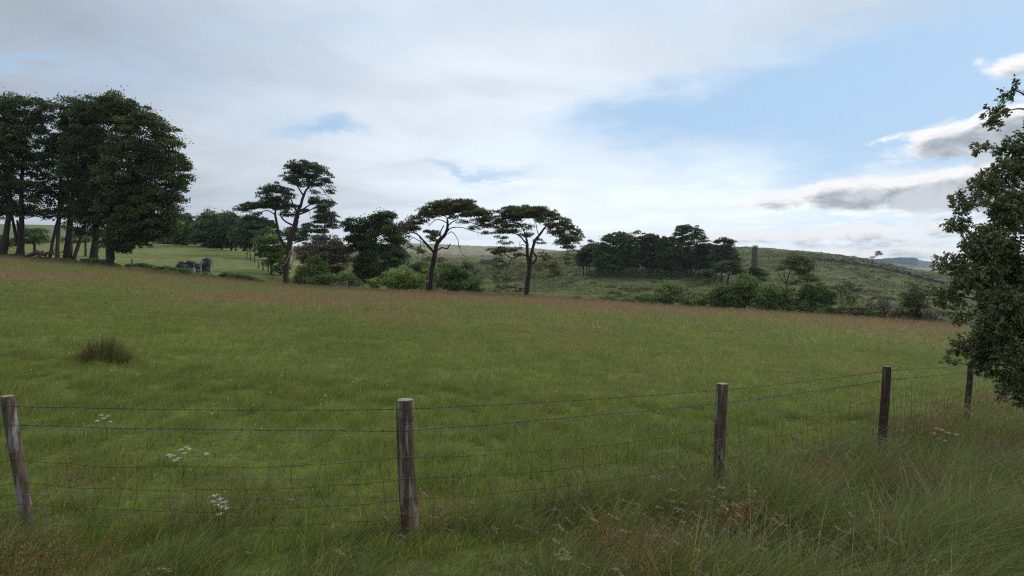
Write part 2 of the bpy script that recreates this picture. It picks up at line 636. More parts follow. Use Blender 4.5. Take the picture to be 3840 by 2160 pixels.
C_FIELD = np.array([0.135, 0.172, 0.04])
C_RED = np.array([0.25, 0.15, 0.10])
C_DRY = np.array([0.24, 0.21, 0.11])


def red_amount(x, y):
    """how thick the red seed heads of sorrel and bent stand at a place in the near field"""
    px = 512 + F * x / np.maximum(y, 3)
    base = sstep(15, 52, y) * (1.15 - 0.65 * sstep(450, 760, px)) * 0.9
    n = fbm(x * 0.12, y * 0.05, 21, 4)
    n2 = fbm(x * 0.5, y * 0.3, 22, 3)
    return np.clip(base * (0.10 + 1.5 * sstep(.3, .72, n)) + sstep(0.55, 0.8, n2) * 0.3 * sstep(8, 20, y) - 0.08, 0, 1)


def ground_colour(x, y, z):
    px = 512 + F * x / np.maximum(y, 3)
    de = rim(px)
    c = np.empty(x.shape + (3,))
    c[:] = C_FIELD * 0.62
    r = (red_amount(x, y) * 0.8)[..., None]
    c = c * (1 - r) + C_RED * 0.7 * r
    n = fbm(x * 0.05, y * 0.03, 5, 4)
    n2 = fbm(x * 0.18, y * 0.12, 6, 4)
    # second field on the left: green with pale and rusty bands
    f2 = np.array([0.125, 0.142, 0.05]) * (1 - sstep(.45, .7, n)[..., None]) + np.array([0.19, 0.16, 0.08]) * sstep(.45, .7, n)[..., None]
    # moor: rough green, brown rush and heather, bleached tops far away
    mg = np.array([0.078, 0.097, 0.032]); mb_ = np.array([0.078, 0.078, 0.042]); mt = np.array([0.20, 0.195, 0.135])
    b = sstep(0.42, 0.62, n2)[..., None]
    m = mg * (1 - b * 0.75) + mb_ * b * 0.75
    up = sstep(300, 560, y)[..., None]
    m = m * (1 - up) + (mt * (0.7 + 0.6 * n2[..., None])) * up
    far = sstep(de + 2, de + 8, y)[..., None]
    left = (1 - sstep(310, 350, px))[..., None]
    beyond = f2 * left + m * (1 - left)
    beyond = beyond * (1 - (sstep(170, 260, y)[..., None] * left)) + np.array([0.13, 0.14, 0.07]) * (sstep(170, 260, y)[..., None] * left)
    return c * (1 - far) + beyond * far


uu = np.concatenate([np.linspace(-4, -1.05, 40)[:-1], np.linspace(-1.05, 1.05, 620), np.linspace(1.05, 4, 40)[1:]])
dd = np.concatenate([np.linspace(-11, 0, 12)[:-1], np.linspace(0, 60, 150)[:-1], np.geomspace(60, 560, 330)[:-1], np.geomspace(560, 9000, 70)])
U, Dm = np.meshgrid(uu, dd, indexing='ij')
X = U * (Dm + 12) * 0.92
Z = ground(X, Dm)
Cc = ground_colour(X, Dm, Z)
g = MB()
ni, nj = X.shape
ii, jj = np.meshgrid(np.arange(ni - 1), np.arange(nj - 1), indexing='ij')
a = ii * nj + jj
fq = np.stack([a, a + nj, a + nj + 1, a + 1], -1).reshape(-1, 4)
g.add(np.stack([X, Dm, Z], -1).reshape(-1, 3), fq, Cc.reshape(-1, 3))
tag(g.build('ground', M_turf, smooth=True), kind='structure')

# ------------------------------------------------------------------ far hill, blue with distance
def make_far_hill():
    prof = [(840, 266), (874, 260.5), (900, 258.6), (915, 259), (925, 261), (947, 263), (1024, 266), (1200, 269)]
    xs = np.linspace(820, 1250, 200)
    top = np.interp(xs, [p[0] for p in prof], [p[1] for p in prof])
    mb = MB()
    rows = []
    for dist, f in ((2300, 0.0), (2500, 0.35), (2750, 0.75), (3000, 1.0), (3300, 0.8)):
        py = 275 * (1 - f) + top * f
        rows.append(np.stack([(xs - 512) / F * dist, np.full(len(xs), dist), EYE + (HY - py) / F * dist], -1))
    v = np.stack(rows)
    nr, nc = v.shape[:2]
    i_, j_ = np.meshgrid(np.arange(nr - 1), np.arange(nc - 1), indexing='ij')
    a_ = i_ * nc + j_
    mb.add(v.reshape(-1, 3), np.stack([a_, a_ + 1, a_ + nc + 1, a_ + nc], -1).reshape(-1, 4), (0.045, 0.060, 0.040))
    tag(mb.build('hill', M_turf, smooth=True), kind='structure')
    # plantation on its shoulder
    w = MB()
    n = 9000
    px = R.uniform(872, 917, n); f = R.uniform(0.45, 1.0, n)
    t_ = np.interp(px, [p[0] for p in prof], [p[1] for p in prof])
    dist = 2300 + 700 * f
    lim = 0.75 - (px - 872) / 45 * 0.25
    keep = f > lim
    px, dist, f, t_ = px[keep], dist[keep], f[keep], t_[keep]
    ff = np.interp(dist, [2300, 2500, 2750, 3000], [0, .35, .75, 1.0])
    py = 275 * (1 - ff) + t_ * ff
    c = np.stack([(px - 512) / F * dist, dist, EYE + (HY - py) / F * dist - 1], -1)
    ax = np.tile([0, 0, 1.0], (len(c), 1)) + R.normal(0, .08, (len(c), 3))
    diamonds(w, c, ax, R.uniform(6, 9.5, len(c)), R.uniform(6, 10, len(c)), (0.022, 0.034, 0.022))
    tag(w.build('forest', M_leaf), 'dark conifer plantation capping the blue hill on the horizon', 'forest', kind='stuff')


make_far_hill()

# ------------------------------------------------------------------ trees
def leaf_cols(n, base, var=0.35, hue=0.12, gain=2.15):
    b = np.asarray(base, float) * gain
    s = np.exp(R.normal(0, var, (n, 1)))
    c = b * s
    h = R.normal(0, hue, n)
    c[:, 0] *= 1 + h; c[:, 2] *= 1 - 0.5 * h
    return np.clip(c, 0.002, 0.5)


def build_tree(name, label, cat, D, stems, lobes, kind='leaf', col=(0.03, 0.045, 0.016), leaf=0.26, cover=3.2,
               clump=0.9, group=None, bark=None, bark_col=(1, 1, 1), limbs=True, foot=True, wind=0.25, extra=None,
               twig=True, gap=0.0, top_col=None, grow=(1.0, 1.0)):
    """stems: paths of (px, py, half-width px); lobes: (px, py, rx, ry[, density])"""
    s = D / F
    bm = MB()
    trunk_pts = []
    base = None
    for si, st in enumerate(stems):
        p = np.array([at(q[0], q[1], D) for q in st])
        r = np.array([max(q[2], 0.12) * s for q in st])
        if si > 0 and st is not None:
            # side limbs swing towards or away from the viewer as they leave the stem
            ln = np.concatenate([[0], np.cumsum(np.linalg.norm(np.diff(p, axis=0), axis=1))])
            if trunk_pts:
                allp = np.concatenate(trunk_pts)
                near = allp[np.argmin(np.linalg.norm(allp[:, [0, 2]] - p[0][[0, 2]], axis=1))]
                if np.linalg.norm(near[[0, 2]] - p[0][[0, 2]]) < 1.2:
                    p[:, 1] += near[1] - D
                    p[:, 1] += np.minimum(ln, 6) * R.uniform(-0.35, 0.35)
                else:
                    p[:, 1] += R.uniform(-1.2, 1.2)
        if foot and (si == 0 or st[0][1] >= stems[0][0][1] - 6):
            gz = float(ground(p[0][0], p[0][1]))
            if p[0][2] > gz - 0.3:
                p = np.concatenate([[[p[0][0], p[0][1], gz - 0.3]], p]); r = np.concatenate([[r[0] * 1.3], r])
            else:
                p[0][2] = min(p[0][2], gz)
        if base is None:
            base = p[0].copy()
            base[2] = max(base[2], float(ground(base[0], base[1]))) if foot else base[2]
        pr = smooth_path(np.concatenate([p, r[:, None]], 1), 4)
        wob_ = R.normal(0, 0.07, (len(pr), 3)) * pr[:, 3:4]
        wob_[0] = 0
        tube(bm, pr[:, :3] + wob_, np.maximum(pr[:, 3], 0.004), 8 if pr[0, 3] > 0.1 else 5, bark_col, rough=0.12)
        trunk_pts.append(pr[:, :3])
    allp = np.concatenate(trunk_pts)
    fo = MB()
    lob = []
    for L in lobes:
        px, py, rx, ry = L[:4]
        den = L[4] if len(L) > 4 else 1.0
        c = at(px, py, D)
        rx, ry = rx * grow[0], ry * grow[1]
        RX, RZ = rx * s, ry * s
        RY = 0.75 * RX if kind == 'pine' else min(0.9 * RX, max(RX, RZ))
        near = allp[np.argmin(np.linalg.norm(allp - c, axis=1))]
        c[1] = near[1] * 0.5 + D * 0.5 + R.uniform(-0.5, 0.5) * min(RX, 3)
        lob.append((c, RX, RY, RZ, den, rx, ry))
    for (c, RX, RY, RZ, den, rx, ry) in lob:
        if limbs:
            dists = np.linalg.norm((allp - c) * np.array([1, 0.6, 1.0]), axis=1) + np.maximum(0, allp[:, 2] - c[2]) * 1.5
            a0 = allp[np.argmin(dists)]
            mid = (a0 + c) / 2 + R.normal(0, 0.08, 3) * np.linalg.norm(c - a0)
            ln = np.linalg.norm(c - a0)
            r0 = np.clip(0.018 * ln + 0.012 * (RX + RZ), 0.015, 0.14)
            pp = smooth_path(np.array([a0, mid, c]), 3)
            tube(bm, pp, np.linspace(r0, r0 * 0.45, len(pp)), 5, bark_col, cap=False)
        area_px = math.pi * rx * ry
        if kind == 'pine':
            tl = leaf
            npad = max(4, int(1.45 * math.pi * RX * RY / (clump * clump) * min(den, 1) ** 0.6))
            u_ = unit(npad); rad = R.random(npad) ** 0.45
            pc = c + u_ * rad[:, None] * np.array([RX, RY, RZ])
            per = max(10, int(1.0 * cover * den ** .6 * math.pi * clump * clump * .5 / (tl * tl * 0.085)))
            cr = clump * R.uniform(0.6, 1.25, npad)
            for q in range(npad):
                if R.random() < gap:
                    continue
                v_ = unit(per)
                v_[:, 2] = np.abs(v_[:, 2]) * 0.9 - 0.15
                pos = pc[q] + v_ * (R.random(per) ** 0.35)[:, None] * np.array([cr[q], cr[q], cr[q] * 0.62])
                ax = v_ * 0.7 + np.array([0.15 * wind, 0, 0.75]) + R.normal(0, 0.45, (per, 3))
                ax /= np.linalg.norm(ax, axis=1, keepdims=True)
                cc = leaf_cols(per, col, 0.35) * float(np.exp(R.normal(0, .28))) * np.array([1 + R.normal(0, .08), 1, 1])
                diamonds(fo, pos, ax, R.uniform(0.7, 1.3, per) * tl, tl * 0.34, cc)
                if twig and (twig == 2 or q % 2 == 0):
                    a1 = c + (pc[q] - c) * 0.15 + np.array([0, 0, -0.25 * RZ])
                    m1 = (a1 + pc[q]) / 2 + R.normal(0, 0.1, 3) * RX * 0.4
                    tube(bm, smooth_path(np.array([a1, m1, pc[q] - [0, 0, 0.08]]), 2), np.linspace(0.03, 0.012, 5), 4, bark_col, cap=False)
        else:
            ncl = max(6, int(7.0 * RX * RZ * min(den, 1) ** .5 / (clump * clump)))
            u_ = unit(ncl); rad = R.uniform(0.35, 1.0, ncl) ** 0.6
            pc = c + u_ * rad[:, None] * np.array([RX, RY, RZ])
            per = max(10, int(.36 * cover * den ** .5 * math.pi * clump * clump * .55 / (leaf * leaf * 0.17)))
            cr = clump * R.uniform(0.45, 1.15, ncl)
            dirw = np.array([0.45 * wind, 0, -0.25])
            for q in range(ncl):
                if R.random() < gap:
                    continue
                v_ = unit(per)
                out = (pc[q] - c) / (np.linalg.norm(pc[q] - c) + 1e-6)
                v_[:, 2] = np.where(v_[:, 2] < -0.3, -v_[:, 2], v_[:, 2])
                pos = pc[q] + v_ * (R.random(per) ** 0.3)[:, None] * np.array([cr[q], cr[q], cr[q] * 0.62])
                # ragged sprays that stick out
                m_ = R.random(per) < 0.07
                pos[m_] += (out + v_[m_] * 0.5 + np.array([0.5 * wind, 0, 0.25])) * cr[q] * R.uniform(0.1, 0.55, (m_.sum(), 1))
                ax = v_ * 0.6 + out * 0.3 + dirw + R.normal(0, 0.45, (per, 3))
                ax /= np.linalg.norm(ax, axis=1, keepdims=True)
                cc = leaf_cols(per, col, 0.25) * float(np.exp(R.normal(0, 0.2)))
                if top_col is None and R.random() < .3:  # random clumps tinted paler olive, sunlit highlights put into the leaf colour
                    cc = cc * np.array([1.55, 1.4, 1.1])
                if top_col is not None:
                    k_ = R.random() < 0.35
                    if k_:
                        cc = leaf_cols(per, top_col, 0.25)
                diamonds(fo, pos, ax, R.uniform(0.7, 1.3, per) * leaf, leaf * R.uniform(0.5, 0.8, per), cc)
                if twig and q % 3 == 0:
                    a1 = c + (pc[q] - c) * 0.1
                    m1 = (a1 + pc[q]) / 2 + R.normal(0, 0.12, 3) * RX * 0.5
                    tube(bm, smooth_path(np.array([a1, m1, pc[q]]), 2), np.linspace(0.04, 0.012, 5), 4, bark_col, cap=False)
    if extra:
        extra(bm, fo, s)
    t = empty(name, base, label, cat, group)
    bm.build('trunk', bark or M_bark, t, base, smooth=True)
    if fo.n:
        fo.build('crown', M_leaf, t, base)
    return t


def zoomer(x0, y0, sc):
    k_ = 1024 / 3840
    def pt(p):
        return ((x0 + p[0] / sc) * k_, (y0 + p[1] / sc) * k_) + tuple(q / sc * k_ for q in p[2:3]) + tuple(p[3:])
    def path(ps): return [pt(p) for p in ps]
    def lobes(ls):
        out = []
        for L in ls:
            out.append(((x0 + L[0] / sc) * k_, (y0 + L[1] / sc) * k_, L[2] / sc * k_, L[3] / sc * k_) + tuple(L[4:]))
        return out
    return path, lobes


p1, l1 = zoomer(0, 300, 1.811)
p2, l2 = zoomer(860, 560, 2.587)
p3, l3 = zoomer(1480, 700, 3.22)
p4, l4 = zoomer(2150, 800, 3.22)
p5, l5 = zoomer(2750, 850, 3.0306)
p6, l6 = zoomer(3340, 280, 1.066)
p7, l7 = zoomer(500, 900, 4.293)

def low_fill(ls, lo, hi, dy, f=.8, every=1):
    return ls + [(L[0] + (12 if i_ % 2 else -12), L[1] + dy, L[2] * .95, L[3], f) for i_, L in enumerate(ls) if lo < L[1] < hi and i_ % every == 0]


PINE = (0.030, 0.040, 0.020)
BEECH = (0.024, 0.034, 0.013)

# --- the tall pine left of centre
build_tree('scots_pine', 'tallest lone pine, two leaning stems and layered crown, left of the round beech', 'tree', 81,
    [p2([(548, 1310, 30), (553, 1150, 27), (568, 1030, 25), (582, 930, 27), (602, 850, 28), (632, 760, 27), (652, 680, 24), (665, 600, 21)]),
     p2([(572, 985, 17), (525, 905, 15), (497, 820, 13), (487, 720, 12), (482, 640, 11), (492, 585, 8)]),
     p2([(660, 605, 16), (690, 540, 14), (712, 450, 13), (737, 390, 10), (800, 310, 6), (850, 250, 3)]),
     p2([(712, 450, 8), (682, 392, 7), (650, 330, 5), (640, 260, 3)]),
     p2([(655, 600, 11), (622, 540, 9), (605, 480, 6), (560, 410, 3)]),
     p2([(750, 380, 5), (830, 352, 4), (885, 378, 4), (915, 430, 3), (965, 470, 2)]),
     p2([(670, 600, 9), (722, 580, 8), (780, 545, 6), (860, 520, 3)]),
     p2([(680, 628, 9), (755, 608, 7), (820, 580, 5), (905, 560, 3)]),
     p2([(484, 735, 6), (440, 708, 5), (385, 700, 4), (330, 690, 2)]),
     p2([(482, 640, 6), (400, 600, 5), (330, 615, 4), (282, 668, 4), (235, 640, 2)]),
     p2([(610, 735, 9), (545, 700, 8), (500, 655, 7), (490, 610, 5)]),
     p2([(490, 590, 6), (480, 530, 4), (420, 480, 3)]),
     p2([(570, 905, 5), (620, 912, 4), (690, 893, 3)]),
     p2([(600, 620, 4), (520, 560, 4), (380, 550, 3), (250, 575, 3), (140, 590, 2)]),
     p2([(782, 600, 3), (790, 640, 2), (790, 690, 1.5)]),
     p2([(530, 950, 4), (500, 900, 3), (430, 880, 2)])],
    l2([(740, 190, 150, 38), (620, 235, 80, 45), (560, 295, 60, 42), (650, 310, 80, 32), (860, 215, 90, 42), (935, 285, 58, 42),
        (850, 320, 90, 28), (962, 365, 40, 35), (740, 260, 110, 34), (975, 420, 28, 16), (690, 345, 60, 18), (780, 345, 60, 16),
        (470, 390, 85, 32), (400, 420, 90, 32), (345, 455, 48, 34), (540, 430, 80, 34), (450, 490, 110, 22), (600, 470, 50, 24), (820, 430, 38, 16, .7),
        (380, 545, 150, 24), (250, 560, 110, 26), (145, 585, 70, 24), (500, 560, 120, 26), (570, 600, 60, 32), (200, 680, 75, 16, .7),
        (330, 695, 55, 14, .6), (620, 650, 34, 20, .7), (540, 640, 50, 18, .8), (290, 640, 60, 12, .5),
        (850, 520, 100, 28), (930, 560, 90, 26), (955, 510, 55, 22), (890, 605, 55, 14), (720, 600, 40, 22), (720, 755, 46, 16, .8), (640, 560, 34, 18, .6)]),
    kind='pine', col=PINE, leaf=0.27, cover=0.8, clump=0.55, bark_col=(0.62, 0.52, 0.5), grow=(1.06, 1.5), twig=2)


def dead_limb(name, label, paths, D, cat='branch'):
    bm = MB()
    b = None
    for st in paths:
        p = np.array([at(q[0], q[1], D) for q in st]); r = np.array([q[2] * D / F for q in st])
        if b is None:
            b = p[0].copy()
        pr = smooth_path(np.concatenate([p, r[:, None]], 1), 4)
        tube(bm, pr[:, :3] + R.normal(0, .02, (len(pr), 3)), pr[:, 3], 6, None, rough=.2)
    o = bm.build(name, M_dead, None, b, smooth=True)
    o.location = b
    return tag(o, label, cat)


dead_limb('hanging_dead_branch', 'pale twisted dead branch looping down in front of the tall pine trunk',
          [p2([(508, 1178, 4), (498, 1145, 5), (512, 1125, 6), (540, 1110, 6), (562, 1070, 6), (578, 1040, 6), (590, 985, 6), (620, 1015, 6), (628, 1060, 6), (604, 1115, 5), (632, 1140, 3)])], 80.3)
dead_limb('fallen_branch', 'crooked broken branch standing in the red grass left of the tall pine',
          [p2([(392, 1302, 5), (420, 1255, 5), (445, 1205, 5), (470, 1192, 4), (520, 1180, 3)]), p2([(425, 1250, 4), (400, 1256, 3), (394, 1250, 2)])], 80.2)

# --- the two umbrella pines in the middle
build_tree('scots_pine', 'flat-topped pine with a curved trunk and a bare stub, left one of the middle pair', 'tree', 80,
    [p3([(430, 1275, 34), (437, 1150, 30), (452, 1000, 29), (472, 880, 28), (493, 780, 26), (508, 700, 25), (545, 640, 24), (602, 588, 20), (635, 510, 17), (640, 440, 13), (632, 385, 9)]),
     p3([(478, 800, 14), (432, 745, 15), (388, 692, 13), (342, 640, 11), (290, 582, 8), (225, 560, 6), (150, 582, 3)]),
     p3([(388, 692, 6), (300, 652, 5), (200, 602, 4), (130, 635, 2)]),
     p3([(560, 615, 8), (552, 560, 8), (600, 470, 6)]),
     p3([(625, 555, 8), (680, 500, 7), (800, 490, 5), (900, 522, 4), (1000, 550, 3), (1110, 572, 2)]),
     p3([(640, 475, 8), (700, 428, 7), (780, 402, 6), (900, 432, 5), (1050, 480, 4), (1130, 505, 2)]),
     p3([(638, 440, 7), (560, 402, 6), (480, 402, 5), (400, 470, 3)]),
     p3([(632, 388, 6), (700, 330, 5), (800, 300, 3)]),
     p3([(640, 385, 5), (560, 330, 4), (460, 300, 3)]),
     p3([(640, 572, 5), (688, 545, 5), (740, 600, 4), (768, 660, 4), (775, 725, 4), (812, 800, 3), (880, 882, 2)]),
     p3([(770, 700, 3), (800, 740, 2), (860, 765, 1.5)]),
     p3([(512, 768, 9), (568, 738, 9), (605, 745, 9), (640, 748, 9), (660, 712, 8), (682, 690, 6)]),
     p3([(300, 585, 3), (325, 680, 3), (300, 780, 2), (285, 850, 1.5)]),
     p3([(420, 740, 3), (330, 720, 3), (300, 790, 2)]),
     p3([(455, 850, 5), (540, 880, 4), (600, 945, 2)]),
     p3([(1000, 545, 2), (1010, 590, 1.5)])],
    l3([(700, 225, 230, 40), (860, 205, 95, 30), (530, 225, 120, 32), (370, 290, 80, 38), (500, 285, 150, 34), (700, 285, 200, 30),
        (890, 270, 130, 36), (1000, 325, 110, 34), (1110, 330, 80, 38), (1180, 395, 80, 36), (1080, 420, 110, 38), (950, 340, 120, 28),
        (620, 335, 120, 20, .8), (430, 350, 120, 30), (335, 375, 72, 34), (240, 430, 100, 36), (150, 490, 85, 38), (215, 525, 110, 28),
        (365, 430, 60, 18, .7), (430, 550, 80, 26), (480, 590, 60, 22), (95, 555, 55, 24, .8), (1100, 490, 100, 24, .7), (1110, 570, 55, 14, .7),
        (440, 620, 46, 20, .8), (700, 390, 70, 14, .6), (830, 350, 100, 16, .6), (850, 440, 90, 12, .4), (960, 510, 90, 14, .5),
        (300, 780, 40, 30, .35), (340, 800, 40, 16, .4), (560, 900, 40, 24, .5), (400, 890, 60, 14, .4), (470, 650, 30, 14, .6), (190, 740, 20, 24, .3)]),
    kind='pine', col=(0.040, 0.045, 0.018), leaf=0.27, cover=0.8, clump=0.55, twig=2, grow=(1.06, 1.45), bark_col=(0.42, 0.34, 0.31), group='umbrella pines in the middle')

build_tree('scots_pine', 'wide forked umbrella pine with drooping low boughs, right one of the middle pair', 'tree', 80,
    [p3([(1590, 1335, 30), (1603, 1200, 28), (1618, 1060, 26), (1628, 955, 25), (1608, 860, 20), (1600, 770, 18), (1600, 700, 17), (1583, 600, 10), (1568, 555, 7), (1505, 445, 5), (1440, 400, 3)]),
     p3([(1632, 960, 18), (1642, 860, 19), (1665, 750, 17), (1690, 660, 16), (1742, 590, 14), (1802, 508, 11), (1850, 440, 6), (1880, 380, 3)]),
     p3([(1635, 950, 12), (1690, 905, 12), (1712, 850, 11), (1672, 780, 8)]),
     p3([(1598, 700, 10), (1558, 650, 9), (1500, 590, 7), (1420, 562, 5), (1300, 520, 3)]),
     p3([(1800, 512, 6), (1900, 532, 5), (2000, 562, 4), (2100, 625, 3)]),
     p3([(1850, 440, 5), (1950, 452, 5), (2050, 500, 4), (2160, 560, 2)]),
     p3([(1742, 590, 6), (1718, 540, 5), (1700, 450, 3)]),
     p3([(1598, 720, 5), (1545, 700, 5), (1512, 715, 4), (1515, 650, 3)]),
     p3([(1605, 840, 8), (1530, 822, 8), (1440, 862, 8), (1385, 850, 7), (1330, 820, 6), (1250, 842, 4)]),
     p3([(1420, 862, 7), (1382, 930, 6), (1350, 1000, 5), (1335, 1085, 3)]),
     p3([(1305, 825, 5), (1275, 872, 4), (1312, 920, 3)]),
     p3([(1690, 830, 6), (1790, 850, 5), (1890, 940, 4), (1990, 1050, 3)]),
     p3([(1600, 980, 4), (1560, 950, 3), (1530, 900, 3), (1528, 860, 2)]),
     p3([(1500, 445, 4), (1380, 430, 3), (1290, 440, 2)]),
     p3([(1350, 1000, 4), (1250, 1050, 3), (1190, 1090, 2)]),
     p3([(2070, 760, 3), (2072, 860, 2), (2068, 960, 1.5)])],
    l3([(1400, 300, 115, 34), (1550, 290, 180, 32), (1700, 310, 150, 34), (1850, 350, 120, 38), (1950, 380, 70, 46), (1300, 360, 100, 38),
        (1250, 430, 85, 38), (1330, 490, 110, 28), (1450, 395, 120, 32), (1600, 355, 190, 28), (1750, 400, 100, 36), (1880, 480, 120, 34),
        (2050, 470, 110, 42), (2150, 540, 100, 44), (2200, 600, 75, 44), (2120, 640, 140, 40), (1950, 560, 120, 34), (1400, 550, 120, 24, .8),
        (1500, 480, 80, 24, .8), (1620, 500, 70, 30, .7), (1600, 590, 90, 22, .7), (1250, 560, 80, 20, .6), (1300, 620, 90, 24, .4), (1350, 690, 80, 24, .4),
        (1750, 680, 55, 26, .7), (2000, 690, 70, 26), (2120, 720, 90, 36), (2280, 780, 55, 36, .8), (1200, 800, 75, 34), (1290, 780, 75, 28),
        (1420, 770, 95, 24, .7), (1500, 830, 55, 20, .7), (1280, 890, 70, 24, .6), (1290, 980, 90, 40, .6), (1350, 1080, 100, 60, .35),
        (1200, 1100, 50, 36, .5), (1330, 1200, 120, 40, .35), (1450, 1255, 90, 40, .4), (1470, 970, 55, 40, .35), (1800, 870, 80, 40, .7),
        (1880, 950, 100, 55, .6), (1760, 980, 60, 46, .4), (1950, 1050, 110, 70, .45), (1850, 1100, 80, 50, .35), (2110, 850, 60, 34, .4), (2080, 940, 20, 50, .4)]),
    kind='pine', col=(0.040, 0.045, 0.018), leaf=0.27, cover=0.8, clump=0.55, twig=2, grow=(1.06, 1.45), bark_col=(0.5, 0.43, 0.4), group='umbrella pines in the middle')

# --- the beech clump on the left
GB = 'tall beeches of the left clump'
build_tree('beech_tree', 'huge round-crowned beech at the right end of the left clump, trunk by the low wall', 'tree', 79,
    [p1([(742, 1278, 32), (748, 1180, 26), (752, 1050, 24), (742, 880, 20), (760, 650, 14), (800, 400, 8)]),
     p1([(752, 1000, 12), (830, 800, 11), (950, 600, 8), (1050, 420, 4)]), p1([(750, 1020, 10), (880, 900, 9), (1040, 820, 6)])],
    l1([(880, 250, 130, 110), (820, 190, 100, 60), (990, 400, 170, 150), (1110, 520, 120, 150), (1190, 620, 90, 120), (1060, 700, 180, 180), (900, 640, 190, 220),
        (860, 900, 170, 160), (1010, 930, 150, 120), (800, 1060, 90, 80), (1090, 880, 100, 110), (830, 1150, 50, 35, .7), (960, 1090, 90, 40, .8), (1060, 300, 50, 50), (1150, 330, 36, 30, .5), (1200, 760, 70, 80), (1150, 900, 60, 60), (940, 1020, 120, 60), (1010, 1040, 110, 60), (760, 760, 120, 140), (900, 1080, 120, 50), (1080, 1000, 90, 80), (820, 1120, 70, 46), (880, 800, 150, 150)]),
    col=(0.028, 0.038, 0.015), leaf=0.25, cover=2.7, clump=1.0, group=GB, grow=(1.05, 1.06), bark_col=(.5, .5, .49), wind=.8, gap=.05)
build_tree('beech_tree', 'dense dark beech with a flared trunk, second from the right end of the left clump', 'tree', 81,
    [p1([(632, 1232, 30), (645, 1130, 22), (650, 1000, 19), (655, 800, 15), (650, 500, 9), (640, 300, 5)]),
     p1([(650, 950, 10), (580, 750, 9), (540, 500, 5)])],
    l1([(640, 190, 130, 75), (740, 150, 80, 50), (560, 290, 140, 140), (700, 370, 200, 200), (650, 620, 170, 220), (590, 830, 110, 120), (700, 900, 110, 110), (600, 1000, 100, 60, .8), (540, 560, 110, 120), (560, 920, 90, 60)]),
    col=BEECH, leaf=0.25, cover=2.3, clump=1.0, group=GB, grow=(1.13, 1.10), bark_col=(.5, .5, .49), wind=.9, gap=.04)
build_tree('beech_tree', 'slim pale-stemmed beech with a narrow crown rising highest at the gap in the left clump', 'tree', 82,
    [p1([(388, 1205, 14), (392, 1100, 12), (402, 950, 11), (410, 700, 9), (430, 400, 6), (440, 230, 4)]),
     p1([(340, 1200, 11), (342, 1080, 10), (350, 960, 9), (372, 840, 8), (380, 700, 5)])],
    l1([(430, 180, 55, 55), (480, 150, 50, 40), (440, 330, 75, 120), (420, 560, 90, 110), (360, 720, 75, 80, .8), (400, 830, 80, 60, .8), (340, 900, 80, 50, .6)]),
    col=BEECH, leaf=0.25, cover=2.0, clump=0.9, group=GB, grow=(1.13, 1.10), bark_col=(.5, .5, .49), wind=.9, gap=.08, bark=M_pale_bark)
build_tree('beech_tree', 'close straight beech stems sharing one crown in the middle of the left clump', 'tree', 83,
    [p1([(472, 1215, 18), (478, 1100, 14), (484, 950, 12), (500, 700, 9), (520, 450, 5)]),
     p1([(505, 1212, 12), (515, 1080, 11), (525, 930, 9), (540, 750, 6)]),
     p1([(443, 1205, 15), (446, 1080, 13), (445, 960, 11), (440, 800, 8)])],
    l1([(520, 430, 100, 160), (490, 640, 90, 120), (540, 780, 90, 100), (450, 850, 80, 60, .8), (500, 920, 90, 50, .7)]),
    col=BEECH, leaf=0.25, cover=2.0, clump=0.9, group=GB, grow=(1.13, 1.10), bark_col=(.5, .5, .49), wind=.8, gap=.08)
build_tree('beech_tree', 'pale-trunked beech leaning slightly, second tree from the far end of the left clump', 'tree', 80,
    [p1([(130, 1185, 22), (143, 1080, 17), (148, 950, 14), (145, 740, 12), (160, 500, 8), (180, 300, 5)]),
     p1([(150, 1180, 14), (175, 1080, 11), (185, 950, 9), (200, 700, 6)]),
     p1([(120, 1130, 10), (105, 1000, 9), (90, 880, 6)])],
    l1([(105, 175, 75, 60), (215, 180, 62, 50), (140, 290, 140, 120), (290, 240, 50, 60), (220, 450, 130, 130), (110, 560, 120, 120), (250, 610, 90, 90), (190, 760, 110, 70, .8), (280, 780, 80, 60, .8), (330, 200, 30, 40), (200, 870, 110, 50, .7), (270, 910, 70, 40, .6), (110, 840, 80, 60, .7)]),
    col=BEECH, leaf=0.25, cover=2.1, clump=0.95, group=GB, grow=(1.13, 1.10), bark_col=(.5, .5, .49), wind=.9, gap=.12, bark=M_pale_bark)
build_tree('beech_tree', 'dark leaning beech trunk at the outer end of the left clump', 'tree', 78,
    [p1([(18, 1180, 26), (38, 1080, 19), (55, 950, 16), (68, 800, 12), (50, 550, 8), (20, 300, 5)]),
     p1([(60, 960, 9), (20, 800, 8), (-60, 600, 5)]), p1([(100, 1130, 10), (98, 1040, 9), (85, 950, 6)])],
    l1([(5, 190, 40, 55), (-50, 290, 110, 150), (30, 420, 110, 120), (-20, 620, 130, 130), (60, 740, 90, 80), (0, 850, 90, 60, .8), (40, 900, 80, 40, .6), (-150, 500, 120, 250), (-80, 850, 100, 100)]),
    col=BEECH, leaf=0.25, cover=2.1, clump=0.95, group=GB, grow=(1.13, 1.10), bark_col=(.5, .5, .49), wind=.9, gap=.05)
build_tree('bush', 'dark rounded bush seen between the trunks of the left clump', 'bush', 112,
    [p1([(235, 1125, 8), (235, 1080, 5)])], l1([(235, 1060, 85, 60), (180, 1080, 40, 40), (330, 1070, 50, 40, .6)]), col=(0.03, 0.045, 0.018), leaf=.3, cover=2.4, clump=.9)
build_tree('bush', 'ragged shade bush at the far left frame edge beyond the trunks', 'bush', 118,
    [p1([(10, 1120, 6), (10, 1090, 4)])], l1([(0, 1100, 90, 40), (80, 1105, 40, 30), (-90, 1090, 60, 50)]), col=(0.03, 0.045, 0.018), leaf=.3, cover=2.2, clump=.9)
